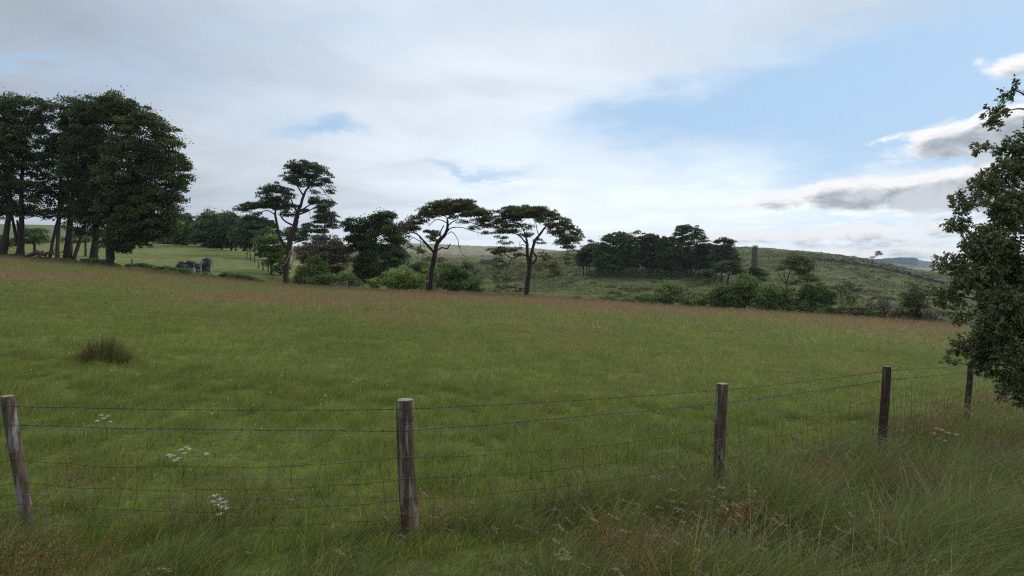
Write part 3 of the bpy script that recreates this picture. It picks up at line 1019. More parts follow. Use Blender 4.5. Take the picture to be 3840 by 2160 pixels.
build_tree('bush', 'undergrowth thicket behind the middle stems of the left clump', 'bush', 110,
    [p1([(580, 1110, 6), (580, 1060, 4)])], l1([(580, 1060, 60, 50), (430, 1090, 70, 35, .7), (690, 1060, 70, 60)]), col=(0.035, 0.05, 0.02), leaf=.3, cover=2.0, clump=.9)

# --- trees behind the second field
build_tree('pine_tree', 'small round-headed pine peeping over the shrubs right of the beech clump', 'tree', 175,
    [p1([(1250, 1105, 7), (1252, 1020, 6), (1250, 950, 4)])], l1([(1250, 930, 60, 20), (1215, 950, 40, 16), (1290, 950, 36, 16), (1250, 965, 60, 14)]),
    kind='pine', col=PINE, leaf=0.42, cover=.7, clump=1.1)
GT = 'broadleaf trees behind the far side of the second field'
build_tree('ash_tree', 'pale green bushy tree touching the right side of the beech clump', 'tree', 158,
    [p1([(1160, 1105, 8), (1160, 1050, 5)])], l1(low_fill([(1150, 1020, 80, 65), (1100, 1070, 60, 40), (1180, 970, 40, 25)], 900, 1070, 40, .9)), col=(0.055, 0.08, 0.03), leaf=.42, cover=2.6, clump=1.4, group=GT, grow=(1.18, 1.28))
build_tree('ash_tree', 'pale green rounded tree below the small round-headed pine', 'tree', 160,
    [p1([(1270, 1108, 8), (1270, 1050, 5)])], l1(low_fill([(1265, 1030, 65, 60), (1300, 1070, 40, 35), (1225, 1070, 40, 35)], 900, 1070, 40, .9)), col=(0.05, 0.075, 0.028), leaf=.42, cover=2.6, clump=1.4, group=GT, grow=(1.18, 1.28))
build_tree('beech_tree', 'wide dark wind-combed beech at the brow of the second field', 'tree', 152,
    [p1([(1440, 1118, 7), (1425, 1090, 6), (1410, 1050, 5)]), p1([(1445, 1118, 7), (1465, 1080, 6), (1480, 1030, 5)]), p1([(1395, 1112, 6), (1398, 1060, 5)]), p1([(1500, 1120, 5), (1505, 1060, 4)])],
    l1(low_fill([(1450, 960, 80, 50), (1400, 1000, 80, 60), (1500, 990, 90, 70), (1380, 1050, 60, 40), (1460, 1050, 110, 40), (1410, 930, 30, 20)], 900, 1070, 45, .9)), col=(0.032, 0.046, 0.022), leaf=.42, cover=2.5, clump=1.3, group=GT, wind=1, grow=(1.2, 1.3))
build_tree('beech_tree', 'square-shouldered beech right of the wide beech on the brow', 'tree', 150,
    [p1([(1570, 1125, 6), (1572, 1070, 5)]), p1([(1600, 1130, 5), (1600, 1070, 4)])],
    l1(low_fill([(1560, 950, 45, 35), (1590, 1000, 60, 60), (1540, 1040, 70, 50), (1620, 1060, 60, 50)], 900, 1070, 45, .9)), col=(0.034, 0.05, 0.024), leaf=.42, cover=2.5, clump=1.3, group=GT, wind=1, grow=(1.2, 1.3))
build_tree('beech_tree', 'low spreading tree with pale lower leaves left of the tall pine', 'tree', 142,
    [p1([(1660, 1135, 6), (1662, 1080, 5)]), p1([(1700, 1140, 5), (1702, 1080, 5)]), p1([(1735, 1142, 6), (1737, 1080, 5)])],
    l1(low_fill([(1680, 1000, 70, 50), (1650, 1060, 60, 40), (1740, 1020, 60, 60), (1720, 1080, 60, 35)], 900, 1070, 45, .9)), col=(0.036, 0.052, 0.026), top_col=(0.06, 0.085, 0.03), leaf=.42, cover=2.5, clump=1.3, group=GT, grow=(1.18, 1.28))
build_tree('pine_tree', 'broad pine crown hidden in part by the lowest left boughs of the tall pine', 'tree', 130,
    [p2([(300, 960, 8), (305, 850, 7), (310, 740, 5)])], l2([(230, 710, 110, 26), (330, 720, 110, 24), (270, 760, 160, 34), (400, 760, 80, 30)]), kind='pine', col=PINE, leaf=.36, cover=.8, clump=1.0)
build_tree('beech_tree', 'dark backdrop tree directly behind the forking of the tall pine', 'tree', 125,
    [p2([(520, 1000, 8), (522, 880, 6)])], l2([(540, 820, 110, 60), (440, 830, 110, 60), (330, 860, 90, 70), (640, 850, 90, 60), (700, 800, 60, 40)]), col=(0.03, 0.045, 0.024), leaf=.36, cover=2.5, clump=1.2)
build_tree('sycamore_tree', 'leafy green tree in front and left of the tall pine trunk at the fence', 'tree', 100,
    [p2([(405, 1180, 9), (408, 1120, 8), (400, 1000, 5)]), p2([(500, 1200, 8), (490, 1100, 6)])],
    l2([(360, 920, 80, 60), (430, 880, 90, 50), (320, 1000, 75, 55), (420, 1000, 110, 70), (500, 1000, 70, 90), (470, 1110, 80, 70), (400, 1090, 60, 40), (520, 1150, 60, 60)]),
    col=(0.045, 0.068, 0.024), leaf=.3, cover=2.6, clump=.9)
build_tree('pine_tree', 'pine crown showing just right of the tall pine above the brown tree', 'tree', 108,
    [p2([(930, 1100, 9), (928, 900, 8), (925, 760, 6), (930, 690, 4)])],
    l2([(930, 640, 100, 30), (980, 665, 80, 30), (880, 675, 80, 26), (930, 710, 120, 24, .8), (830, 760, 60, 18, .7), (980, 755, 80, 26), (870, 800, 90, 24), (730, 830, 60, 30), (770, 740, 50, 18, .6)]),
    kind='pine', col=PINE, leaf=.32, cover=.75, clump=.85)
build_tree('bare_tree', 'brownish half-bare twiggy tree between the tall pine and the round beech', 'tree', 98,
    [p2([(930, 1290, 14), (925, 1150, 12), (920, 1000, 8)]), p2([(925, 1150, 7), (1050, 1000, 5), (1150, 940, 3)]), p2([(920, 1120, 7), (800, 980, 5), (720, 920, 3)])],
    l2([(830, 930, 150, 80), (960, 900, 150, 70), (1080, 1000, 120, 110), (900, 1030, 200, 110), (760, 1010, 100, 90), (1050, 1120, 130, 80), (920, 1150, 150, 70)]),
    col=(0.050, 0.045, 0.036), leaf=.28, cover=1.9, clump=.9, bark_col=(1.3, 1.2, 1.2))
build_tree('beech_tree', 'big dark round beech between the brown tree and the middle pines', 'tree', 96,
    [p2([(1400, 1340, 20), (1400, 1250, 16), (1410, 1050, 12), (1420, 850, 8)])],
    l2([(1480, 680, 110, 70), (1410, 720, 130, 80), (1260, 740, 120, 70), (1180, 820, 90, 100), (1560, 800, 120, 120), (1640, 950, 80, 130), (1400, 900, 240, 180), (1280, 1050, 120, 180),
        (1500, 1050, 190, 130), (1400, 1220, 150, 100), (1620, 1080, 90, 70), (1130, 760, 50, 50), (1280, 1230, 70, 90), (1550, 660, 60, 50)]),
    col=(0.026, 0.038, 0.016), leaf=.28, cover=2.6, clump=1.05, wind=.6)

# --- shrubs just past the rim of the near field
GS = 'shrubs in the dip beyond the near field'
SH = (0.07, 0.10, 0.03)


def shrub(label, D, foot_, lobes_, col=SH, cover=2.3, leaf=.24, clump=.6, gap=.05, kind='leaf', top=None, name='shrub', bark=None):
    fx, fy = foot_
    kw = dict(grow=(1.12, 1.18))
    st = [[(fx, fy, 1.0), (fx, (fy + lobes_[0][1]) / 2, .8), (lobes_[0][0], lobes_[0][1], .3)]]
    for L in lobes_[1:4]:
        st.append([(fx, fy, .6), ((fx + L[0]) / 2 + 1, (fy + L[1]) / 2, .45), (L[0], L[1], .2)])
    return build_tree(name, label, 'bush', D, st, lobes_, kind, col, leaf, cover, clump, GS, gap=gap, top_col=top, wind=.3, bark=bark, **kw)


def f2_(x, y): return p2([(x, y, 1)])[0][:2]
def f3_(x, y): return p3([(x, y, 1)])[0][:2]
def f4_(x, y): return p4([(x, y, 1)])[0][:2]
def f5_(x, y): return p5([(x, y, 1)])[0][:2]


shrub('bright green shrub right behind the tall pine trunk', 92, f2_(820, 1320), l2([(830, 1130, 90, 70), (760, 1180, 80, 60), (880, 1200, 80, 70), (700, 1200, 60, 60), (850, 1080, 50, 30)]), (0.056, 0.082, 0.024))
shrub('low spreading green shrub at the foot of the brown twiggy tree', 90, f2_(920, 1320), l2([(920, 1260, 90, 50), (840, 1270, 80, 40), (680, 1260, 60, 40), (1000, 1280, 50, 35)]), (0.052, 0.078, 0.024))
shrub('grey-green dome shrub between the brown tree and the round beech', 90, f2_(1150, 1335), l2([(1140, 1260, 90, 55), (1210, 1290, 60, 40), (1070, 1290, 60, 40)]), (0.055, 0.085, 0.028))
shrub('brightest yellow-green dome shrub beneath the round beech', 88, f2_(1630, 1370), l2([(1640, 1240, 110, 60), (1530, 1270, 80, 60), (1740, 1260, 100, 65), (1640, 1310, 140, 50)]) + l3([(290, 1150, 80, 80), (150, 1180, 120, 70)]), (0.078, 0.108, 0.030), top=(0.09, 0.122, 0.034))
shrub('little yellow-green bush at the left foot of the brightest dome shrub', 87, f2_(1390, 1350), l2([(1390, 1310, 50, 36), (1420, 1330, 30, 22)]), (0.068, 0.098, 0.03))
shrub('mid green shrub seen left of the curved pine trunk', 95, f3_(390, 1200), l3([(390, 1070, 80, 60), (500, 1080, 60, 70), (350, 1030, 50, 40)]), (0.05, 0.076, 0.024))
shrub('dark green tree-like shrub higher up behind the curved pine trunk', 112, f3_(320, 1100), l3([(300, 970, 100, 40), (400, 990, 60, 40), (240, 1000, 60, 40), (600, 960, 60, 40)]), (0.038, 0.058, 0.022))
shrub('big deep green dome shrub between the two middle pines', 88, f3_(760, 1270), l3([(680, 1040, 100, 70), (780, 1080, 100, 70), (620, 1150, 110, 90), (820, 1160, 130, 90), (930, 1200, 90, 70), (720, 1200, 140, 60), (1000, 1250, 60, 40)]), (0.042, 0.066, 0.02), cover=2.7, top=(0.055, 0.085, 0.025))
shrub('grey-purple bare thicket on the slope right of the deep green dome shrub', 150, f3_(970, 1045), l3([(970, 1005, 60, 35), (920, 1020, 40, 22), (1020, 1020, 40, 20)]), (0.07, 0.065, 0.062), leaf=.3, clump=.8)
shrub('round hillside tree with pale top left of the grey thicket', 150, f3_(860, 1000), l3([(860, 940, 50, 36), (830, 970, 40, 30), (900, 970, 40, 28)]), (0.05, 0.075, 0.028), leaf=.34, clump=.9)

# --- the pine and beech clump on the slope, right of centre
GC = 'trees of the clump on the slope'
DC = 178


def cl(label, stems, lobes_, kind='pine', col=(0.030, 0.038, 0.017), D=DC, cover=None, name='scots_pine', leaf=.36, clump=.9, group=GC, **kw):
    return build_tree(name, label, 'tree', D, [p4(s_) for s_ in stems], l4(low_fill(low_fill(lobes_, 380, 560, 65, .85), 500, 610, 45, .7)), kind, col, leaf,
                      cover if cover else (.9 if kind == 'pine' else 2.8), clump, group, grow=(1.15, 1.75) if kind == 'pine' else (1.15, 1.2), bark_col=(.45, .42, .4), **kw)


cl('windswept beech forming the left dome of the slope clump', [[(480, 690, 11), (470, 620, 9), (450, 500, 7)], [(550, 680, 8), (520, 620, 7), (490, 560, 5)], [(425, 665, 7), (440, 600, 6)]],
   [(500, 310, 90, 60), (430, 370, 100, 80), (560, 360, 90, 90), (350, 460, 90, 80), (470, 500, 120, 80), (300, 530, 50, 50), (570, 260, 40, 40)], 'leaf', (0.03, 0.042, 0.018), D=176, name='beech_tree', wind=1)
cl('dark narrow beech with a lone trunk at the lower left of the slope clump', [[(310, 665, 7), (318, 600, 6), (320, 520, 4)]], [(310, 560, 50, 40), (340, 520, 50, 40), (270, 590, 30, 24)], 'leaf', (0.028, 0.04, 0.018), D=174, name='beech_tree', wind=1)
cl('beech with bare twigs sticking out on top in the slope clump', [[(610, 712, 8), (612, 600, 7), (640, 450, 5), (680, 300, 3)]],
   [(660, 330, 80, 50), (690, 260, 80, 24, .35), (780, 240, 40, 14, .3), (620, 430, 80, 70), (640, 540, 70, 50, .7)], 'leaf', (0.034, 0.044, 0.018), D=180, name='beech_tree', wind=1, top_col=(0.055, 0.07, 0.025))
cl('slender pine with a leaning stem left of centre in the slope clump', [[(752, 730, 7), (762, 660, 6), (755, 560, 5), (770, 450, 4)], [(718, 720, 5), (722, 640, 4), (720, 540, 3)]],
   [(770, 350, 80, 36), (740, 420, 80, 30), (800, 460, 80, 26), (730, 510, 60, 20, .8)], col=(0.038, 0.048, 0.02))
cl('flat-topped pine at the middle of the slope clump', [[(825, 720, 7), (828, 600, 6), (832, 450, 5), (850, 340, 4)], [(912, 730, 9), (915, 620, 7), (910, 480, 5)]],
   [(870, 290, 90, 24), (950, 290, 70, 22), (1010, 310, 36, 16), (900, 330, 130, 26), (850, 380, 110, 26), (960, 380, 70, 24), (880, 430, 100, 22), (870, 490, 70, 20, .7)])
cl('straight double-stemmed pine just right of the middle of the slope clump', [[(968, 712, 6), (970, 600, 5), (970, 470, 4)], [(930, 720, 5), (930, 640, 4)], [(1025, 722, 9), (1040, 620, 7), (1035, 500, 5)], [(1005, 715, 5), (1025, 640, 4)]],
   [(980, 420, 60, 24), (1040, 450, 60, 26), (1000, 500, 70, 24, .7), (1060, 520, 60, 24, .7)])
cl('rounded beech left of the tallest pine in the slope clump', [[(1190, 742, 12), (1188, 660, 10), (1180, 550, 7)], [(1140, 730, 4), (1145, 650, 4)]],
   [(1130, 350, 90, 55), (1070, 400, 80, 70), (1170, 420, 110, 80), (1120, 510, 120, 70), (1220, 520, 90, 70), (1180, 310, 50, 30), (1190, 600, 90, 40, .8)], 'leaf', (0.028, 0.037, 0.016), D=175, name='beech_tree', wind=.8)
cl('tallest pine of the slope clump, open round head against the sky', [[(1362, 732, 10), (1372, 600, 8), (1385, 450, 7), (1390, 340, 5)], [(1420, 740, 10), (1430, 620, 8), (1445, 500, 7), (1470, 380, 5), (1500, 300, 3)], [(1390, 380, 4), (1330, 300, 3), (1280, 250, 2)], [(1470, 380, 4), (1540, 340, 3), (1590, 350, 2)]],
   [(1300, 170, 50, 18), (1380, 175, 80, 20), (1460, 200, 60, 24), (1260, 215, 44, 18), (1320, 235, 90, 18, .8), (1500, 250, 60, 26), (1570, 290, 50, 30), (1250, 270, 46, 16), (1350, 300, 110, 24, .8), (1450, 280, 60, 16, .7),
    (1590, 345, 36, 24), (1500, 330, 70, 18, .7), (1300, 350, 90, 24), (1420, 370, 80, 18, .7), (1540, 390, 60, 16, .7), (1340, 420, 90, 30)], D=176)
cl('shaded pine filling the gap under the tallest pine of the slope clump', [[(1300, 720, 6), (1302, 600, 5), (1300, 500, 4)], [(1480, 720, 5), (1482, 620, 4)]],
   [(1300, 460, 90, 36), (1380, 500, 90, 36), (1300, 540, 100, 36), (1420, 560, 80, 34), (1350, 620, 100, 24, .7), (1480, 470, 60, 26)], D=186)
cl('spreading pine right of the tallest pine in the slope clump', [[(1622, 672, 9), (1630, 600, 8), (1635, 500, 6), (1640, 440, 4)], [(1575, 680, 7), (1590, 620, 6), (1610, 560, 4)]],
   [(1640, 400, 90, 20), (1560, 420, 90, 22), (1700, 420, 60, 20), (1540, 480, 80, 24), (1640, 470, 110, 24), (1580, 540, 110, 26), (1680, 540, 70, 24)])
cl('pine with a flat raised top near the right end of the slope clump', [[(1790, 785, 10), (1795, 680, 8), (1800, 540, 6), (1830, 400, 4)], [(1718, 800, 7), (1725, 700, 6), (1740, 600, 4)]],
   [(1820, 340, 80, 20), (1740, 350, 50, 16), (1900, 365, 60, 22), (1850, 400, 60, 14, .7), (1800, 440, 110, 24), (1900, 450, 60, 20), (1780, 500, 110, 30), (1880, 520, 110, 34), (1740, 570, 90, 34), (1850, 590, 130, 34)], D=168)
cl('lower front pine standing alone at the right end of the slope clump', [[(1863, 882, 11), (1868, 800, 9), (1885, 730, 7), (1900, 660, 5)], [(1880, 750, 5), (1940, 700, 4), (1990, 680, 2)]],
   [(1880, 620, 110, 26), (1760, 650, 80, 36), (1960, 660, 80, 30), (1860, 680, 120, 24), (2010, 710, 60, 20), (1720, 700, 60, 30), (1940, 730, 60, 16, .6)], D=150)
cl('small dark pine pair set apart at the left of the slope clump', [[(190, 632, 6), (190, 560, 5), (200, 460, 4)], [(120, 638, 5), (128, 570, 4)], [(160, 612, 4), (160, 550, 3)]],
   [(210, 360, 36, 20), (260, 385, 60, 24), (200, 410, 80, 24), (260, 440, 60, 24), (170, 470, 100, 26), (130, 520, 70, 20), (220, 520, 70, 20, .7), (60, 510, 50, 18, .8)], D=185)
cl('dark low holly-like bush between the last pines of the slope clump', [[(1640, 790, 5), (1640, 740, 4)]], [(1640, 730, 75, 36), (1590, 710, 50, 24), (1560, 740, 40, 16)], 'leaf', (0.026, 0.036, 0.016), D=158, name='bush', group=GS)
cl('added back-row beech with shade-dark leaves behind the left dome of the slope clump', [[(380, 690, 7), (390, 600, 6), (400, 500, 5)], [(660, 690, 6), (665, 600, 5)]],  # back row added as filler, leaf colour darkened to look shaded
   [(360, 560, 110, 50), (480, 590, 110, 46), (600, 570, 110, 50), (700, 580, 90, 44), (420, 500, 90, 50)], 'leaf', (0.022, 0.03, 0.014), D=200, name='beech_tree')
cl('added back-row beech with shade-dark leaves filling behind the middle of the slope clump', [[(880, 690, 7), (885, 600, 6)], [(1080, 690, 6), (1085, 600, 5)]],
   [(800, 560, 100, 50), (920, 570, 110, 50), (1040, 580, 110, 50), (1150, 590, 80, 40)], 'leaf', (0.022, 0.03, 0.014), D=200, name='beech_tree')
cl('added back-row beech with shade-dark leaves filling behind the tallest pine of the slope clump', [[(1280, 700, 7), (1285, 600, 6)], [(1520, 700, 6), (1525, 600, 5)]],
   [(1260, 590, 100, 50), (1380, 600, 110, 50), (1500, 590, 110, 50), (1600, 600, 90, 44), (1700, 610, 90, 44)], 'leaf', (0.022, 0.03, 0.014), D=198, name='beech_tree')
cl('stunted pine hiding the foot of the chimney stack', [[(2260, 850, 6), (2250, 790, 5), (2220, 730, 4)]],
   [(2190, 690, 70, 24), (2250, 710, 60, 24), (2160, 730, 60, 20), (2290, 760, 50, 20), (2240, 760, 60, 20, .7), (2300, 810, 36, 14)], D=165, group=None)

# --- right-hand trees and shrubs
build_tree('hawthorn_tree', 'leaning wind-shaped thorn tree with bare lower limbs, right of the chimney stack', 'tree', 118,
    [p5([(640, 820, 12), (620, 700, 10), (605, 640, 9), (640, 520, 6), (700, 420, 4)]), p5([(610, 660, 6), (560, 610, 6), (530, 560, 5), (500, 500, 3)]), p5([(600, 640, 5), (570, 560, 4), (560, 500, 3)]), p5([(620, 680, 7), (720, 620, 5), (800, 560, 4)])],
    l5([(740, 350, 80, 36), (670, 370, 80, 40), (800, 380, 80, 46), (580, 420, 60, 40), (640, 450, 100, 50), (860, 430, 60, 46), (780, 480, 100, 60), (520, 480, 50, 30, .6), (800, 570, 110, 46), (900, 600, 80, 36), (720, 640, 80, 30, .7), (960, 620, 70, 24, .7)]),
    col=(0.036, 0.047, 0.018), leaf=.3, cover=2.0, clump=.8, wind=1.0, gap=.04)
shrub('bright mossy dome at the left end of the ruined wall', 96, f4_(860, 1070), l4([(870, 1020, 100, 30), (800, 1040, 70, 22), (950, 1020, 60, 26)]), (0.052, 0.078, 0.024))
shrub('upright leafy shrub in front of the ruined wall', 84, f4_(1160, 1100), l4([(1150, 900, 80, 60, .7), (1120, 980, 110, 70), (1230, 980, 110, 70), (1180, 1060, 150, 40), (1060, 1050, 80, 40), (1310, 930, 60, 40, .7)]), (0.048, 0.07, 0.024), cover=2.0)
shrub('low green shrub right of the ruined wall', 82, f4_(1500, 1130), l4([(1470, 1040, 110, 46), (1560, 1060, 120, 46), (1380, 1070, 80, 36), (1640, 1080, 90, 36), (1560, 990, 60, 24, .6)]), (0.05, 0.072, 0.024), cover=2.1)
shrub('tall shrub with fanning stems below the slope clump end', 80, f4_(2020, 1160), l4([(1780, 930, 90, 60, .8), (1720, 1010, 110, 80), (1850, 1000, 130, 90), (1800, 1090, 120, 50), (1950, 920, 110, 60)]), (0.044, 0.064, 0.022), cover=2.1)
shrub('tall willow shrub below and in front of the stunted pine', 78, f5_(130, 935), l5([(150, 640, 90, 60, .8), (90, 690, 110, 80), (230, 700, 110, 80), (60, 800, 130, 90), (200, 820, 130, 90), (280, 760, 80, 60), (110, 580, 50, 30, .5)]), (0.046, 0.066, 0.022), cover=2.1)
shrub('wide willow shrub under the left side of the thorn tree', 76, f5_(450, 960), l5([(420, 720, 110, 60, .8), (380, 800, 120, 80), (520, 800, 120, 90), (450, 890, 150, 60), (600, 740, 80, 50), (620, 860, 100, 80), (700, 920, 80, 50), (330, 890, 80, 60)]), (0.046, 0.066, 0.022), cover=2.1)
shrub('dark dense shrub under the right side of the thorn tree', 76, f5_(880, 980), l5([(860, 720, 90, 60), (980, 720, 110, 60), (900, 810, 130, 90), (1050, 780, 110, 80), (840, 900, 90, 60), (1000, 880, 130, 60), (1120, 820, 70, 60, .7), (800, 830, 50, 90)]), (0.036, 0.054, 0.019), cover=2.3)
shrub('thin airy shrub with a visible stem on the right slope foot', 78, f5_(1320, 930), l5([(1320, 740, 70, 50, .5), (1280, 800, 80, 50, .5), (1380, 810, 80, 60, .5), (1420, 860, 60, 40, .5), (1250, 880, 80, 40, .6)]), (0.044, 0.06, 0.024), cover=1.6, gap=.25)
shrub('dark flat-topped thorn bush above the thin airy shrub', 112, f5_(1230, 790), l5([(1230, 675, 80, 24), (1310, 680, 90, 22, .8), (1190, 710, 60, 24), (1360, 720, 50, 20, .6)]), (0.034, 0.042, 0.022), leaf=.3, clump=.7)
shrub('left low gorse hummock at the field edge on the right', 72, f5_(1200, 1000), l5([(1200, 940, 70, 36), (1120, 960, 70, 30), (1260, 960, 50, 30), (1020, 975, 80, 22)]), (0.034, 0.05, 0.018), leaf=.2, clump=.5)
shrub('reddish brown gorse hummock in the middle of the right field edge', 71, f5_(1400, 1010), l5([(1380, 950, 80, 40), (1450, 940, 50, 40), (1500, 980, 70, 30), (1330, 980, 60, 26)]), (0.05, 0.042, 0.022), leaf=.2, clump=.5)
shrub('dull green gorse hummock beside the reddish one at the right field edge', 70, f5_(1590, 1030), l5([(1580, 960, 50, 46), (1620, 1000, 60, 36), (1540, 1000, 60, 30), (1700, 1020, 80, 26)]), (0.036, 0.052, 0.02), leaf=.2, clump=.5)
shrub('pinkish twiggy bush left of the dark leaning thorn at the right field edge', 70, f5_(1710, 1040), l5([(1710, 900, 70, 50, .5), (1660, 950, 60, 50, .5), (1750, 960, 60, 50, .5), (1720, 870, 50, 30, .5)]), (0.055, 0.05, 0.034), leaf=.2, clump=.5, cover=1.6, gap=.2)
shrub('dark upright thorn standing at the right end of the field edge', 68, f5_(2020, 1080), l5([(2060, 740, 60, 70, .8), (2030, 830, 90, 90), (2090, 850, 70, 80), (2000, 920, 80, 80), (2080, 950, 90, 80), (2030, 1030, 110, 50), (2150, 1000, 60, 60, .6)]), (0.032, 0.044, 0.02), leaf=.2, clump=.55, cover=2.1)
shrub('ragged low bush between the dark thorn and the pinkish bush', 69, f5_(1880, 1060), l5([(1880, 1000, 70, 40, .7), (1820, 1010, 60, 40, .7), (1920, 960, 40, 40, .6)]), (0.044, 0.05, 0.024), leaf=.2, clump=.5)
shrub('bare pink-brown twig thicket beside the leafy tree on the right', 66, f5_(2250, 1100), l5([(2240, 1000, 70, 60, .5), (2300, 1040, 70, 50, .6), (2180, 1050, 60, 50, .6), (2330, 960, 50, 50, .5)]), (0.06, 0.05, 0.036), leaf=.18, clump=.5, cover=1.7, gap=.08)

# lone tree on the skyline
dl = ray_ground(*f5_(1575, 440)) or 280
build_tree('hawthorn_tree', 'tiny wind-bent tree leaning alone on the hill skyline', 'tree', dl,
    [p5([(1572, 445, 5), (1576, 400, 4), (1596, 352, 4), (1632, 312, 3)]), p5([(1582, 382, 3), (1566, 362, 2), (1550, 352, 2)]), p5([(1600, 348, 2.5), (1650, 330, 2), (1680, 320, 1.5)])],
    l5([(1650, 290, 34, 12, .9), (1672, 310, 26, 14, .8), (1630, 312, 22, 14, .7), (1562, 350, 18, 11, .8)]), col=(0.035, 0.04, 0.022), leaf=.35, cover=1.7, clump=.55, wind=1.5)

# ------------------------------------------------------------------ stonework
def ico():
    t = (1 + 5 ** .5) / 2
    v = np.array([(-1, t, 0), (1, t, 0), (-1, -t, 0), (1, -t, 0), (0, -1, t), (0, 1, t), (0, -1, -t), (0, 1, -t), (t, 0, -1), (t, 0, 1), (-t, 0, -1), (-t, 0, 1)], float)
    v /= np.linalg.norm(v[0])
    f = [(0, 11, 5), (0, 5, 1), (0, 1, 7), (0, 7, 10), (0, 10, 11), (1, 5, 9), (5, 11, 4), (11, 10, 2), (10, 7, 6), (7, 1, 8), (3, 9, 4), (3, 4, 2), (3, 2, 6), (3, 6, 8), (3, 8, 9), (4, 9, 5), (2, 4, 11), (6, 2, 10), (8, 6, 7), (9, 8, 1)]
    vs_ = [tuple(x) for x in v]; cache = {}; nf = []
    def mid(a_, b_):
        k_ = (min(a_, b_), max(a_, b_))
        if k_ not in cache:
            m_ = (np.array(vs_[a_]) + np.array(vs_[b_])) / 2
            vs_.append(tuple(m_ / np.linalg.norm(m_))); cache[k_] = len(vs_) - 1
        return cache[k_]
    for a_, b_, c_ in f:
        x, y, z = mid(a_, b_), mid(b_, c_), mid(c_, a_)
        nf += [(a_, x, z), (b_, y, x), (c_, z, y), (x, y, z)]
    return np.array(vs_), np.array(nf)


ICO_V, ICO_F = ico()


def stone(mb, c, sx_, sy_, sz_, col):
    v = np.sign(ICO_V) * np.abs(ICO_V) ** 0.55
    v = v * (1 + R.normal(0, .08, (len(v), 1))) * np.array([sx_, sy_, sz_]) / 2
    a_ = R.normal(0, .12)
    ca, sa = math.cos(a_), math.sin(a_)
    v = np.stack([v[:, 0] * ca - v[:, 2] * sa, v[:, 1], v[:, 0] * sa + v[:, 2] * ca], 1)
    mb.add(v + c, ICO_F, col)


def stone_wall(mb, path, hts, size=0.4, thick=0.6):
    """path of ground points (x,y,z); hts wall height at each"""
    path = np.array(path, float)
    seg = np.linalg.norm(np.diff(path, axis=0), axis=1)
    cum_ = np.concatenate([[0], np.cumsum(seg)])
    L = cum_[-1]
    h = 0
    hm = max(hts)
    while h < hm:
        rz = size * R.uniform(.5, .75)
        t_ = -R.uniform(0, size)
        while t_ < L:
            w = size * R.uniform(.6, 1.6)
            tt = np.clip(t_ + w / 2, 0, L)
            hh = np.interp(tt, cum_, hts) + R.normal(0, .06)
            if h + rz * .5 < hh:
                p = np.array([np.interp(tt, cum_, path[:, i_]) for i_ in range(3)])
                p[2] += h + rz / 2 - 0.05
                p[1] += R.normal(0, .06)
                stone(mb, p, w * 1.02, thick * R.uniform(.85, 1.1), rz * 1.08, np.full(3, R.uniform(.3, 1.05)))
            t_ += w
        h += rz * .95


def wall_thing(name, label, pts, hts, size, thick, cat='wall', turf=0.0, turf_col=(0.05, 0.085, 0.022)):
    base = pts[0]
    t = empty(name, base, label, cat)
    t['kind'] = 'thing'
    mb = MB()
    stone_wall(mb, pts, hts, size, thick)
    mb.build('stonework', M_stone, t, base)
    if turf > 0:
        fo = MB()
        P_ = np.array(pts); n = int(turf)
        k_ = R.random(n) * (len(P_) - 1); i_ = k_.astype(int); f_ = (k_ - i_)[:, None]
        c = P_[i_] * (1 - f_) + P_[i_ + 1] * f_
        hh = np.interp(k_, np.arange(len(P_)), hts)
        c[:, 2] += hh * R.uniform(0.75, 1.0, n)
        c[:, 1] += R.normal(0, thick * .35, n); c[:, 0] += R.normal(0, .1, n)
        c[:, 2] += .25 * (fbm(c[:, 0] * .9, c[:, 1], 5, 3) - .5)
        ax = R.normal(0, .5, (n, 3)) + [0.3, 0, .8]
        ax /= np.linalg.norm(ax, axis=1, keepdims=True)
        diamonds(fo, c, ax, R.uniform(.15, .32, n), .07, leaf_cols(n, turf_col))
        fo.build('turf_cap', M_leaf, t, base)
    return t


def gp(f, pts, D):
    """ground points below the given picture points at distance D"""
    return [on_ground(q[0], D) for q in f([(x, y, 1) for x, y in pts])]


def ph(zs, sc_, D): return zs / sc_ * 1024 / 3840 * D / F


wall_thing('stone_wall', 'short broken stretch of mossy wall at the foot of the two biggest beeches', gp(p1, [(545, 1250), (630, 1262), (715, 1275)], 79.5), [.6, .75, .8], .34, .5, turf=900)
wall_thing('field_bank', 'long turf-covered bank ending in bare stones at the squared granite post', gp(p7, [(-100, 500), (150, 540), (330, 560), (520, 575), (740, 590), (930, 605)], 80.2), [.5, .85, .6, .75, .7, .8], .32, .6, cat='bank', turf=4500)
wall_thing('ruined_wall', 'pale tumbled wall of the ruin, sloping down to the left', gp(p7, [(660, 540), (760, 560), (900, 575), (1080, 590)], 82), [1.0, 1.7, 2.0, 1.9], .38, .6)
wall_thing('ruined_gable', 'stubby upright corner of dark masonry at the right of the ruin', gp(p7, [(1105, 590), (1170, 590), (1243, 595)], 82.6), [2.0, 2.75, 2.8], .36, .7)
wall_thing('turf_bank', 'second turf bank with a few bare stones, left of the fallen branch', gp(p7, [(1395, 640), (1500, 650), (1700, 665), (1900, 680), (2080, 700)], 80.4), [.45, .8, .85, .7, .25], .3, .6, cat='bank', turf=6000)


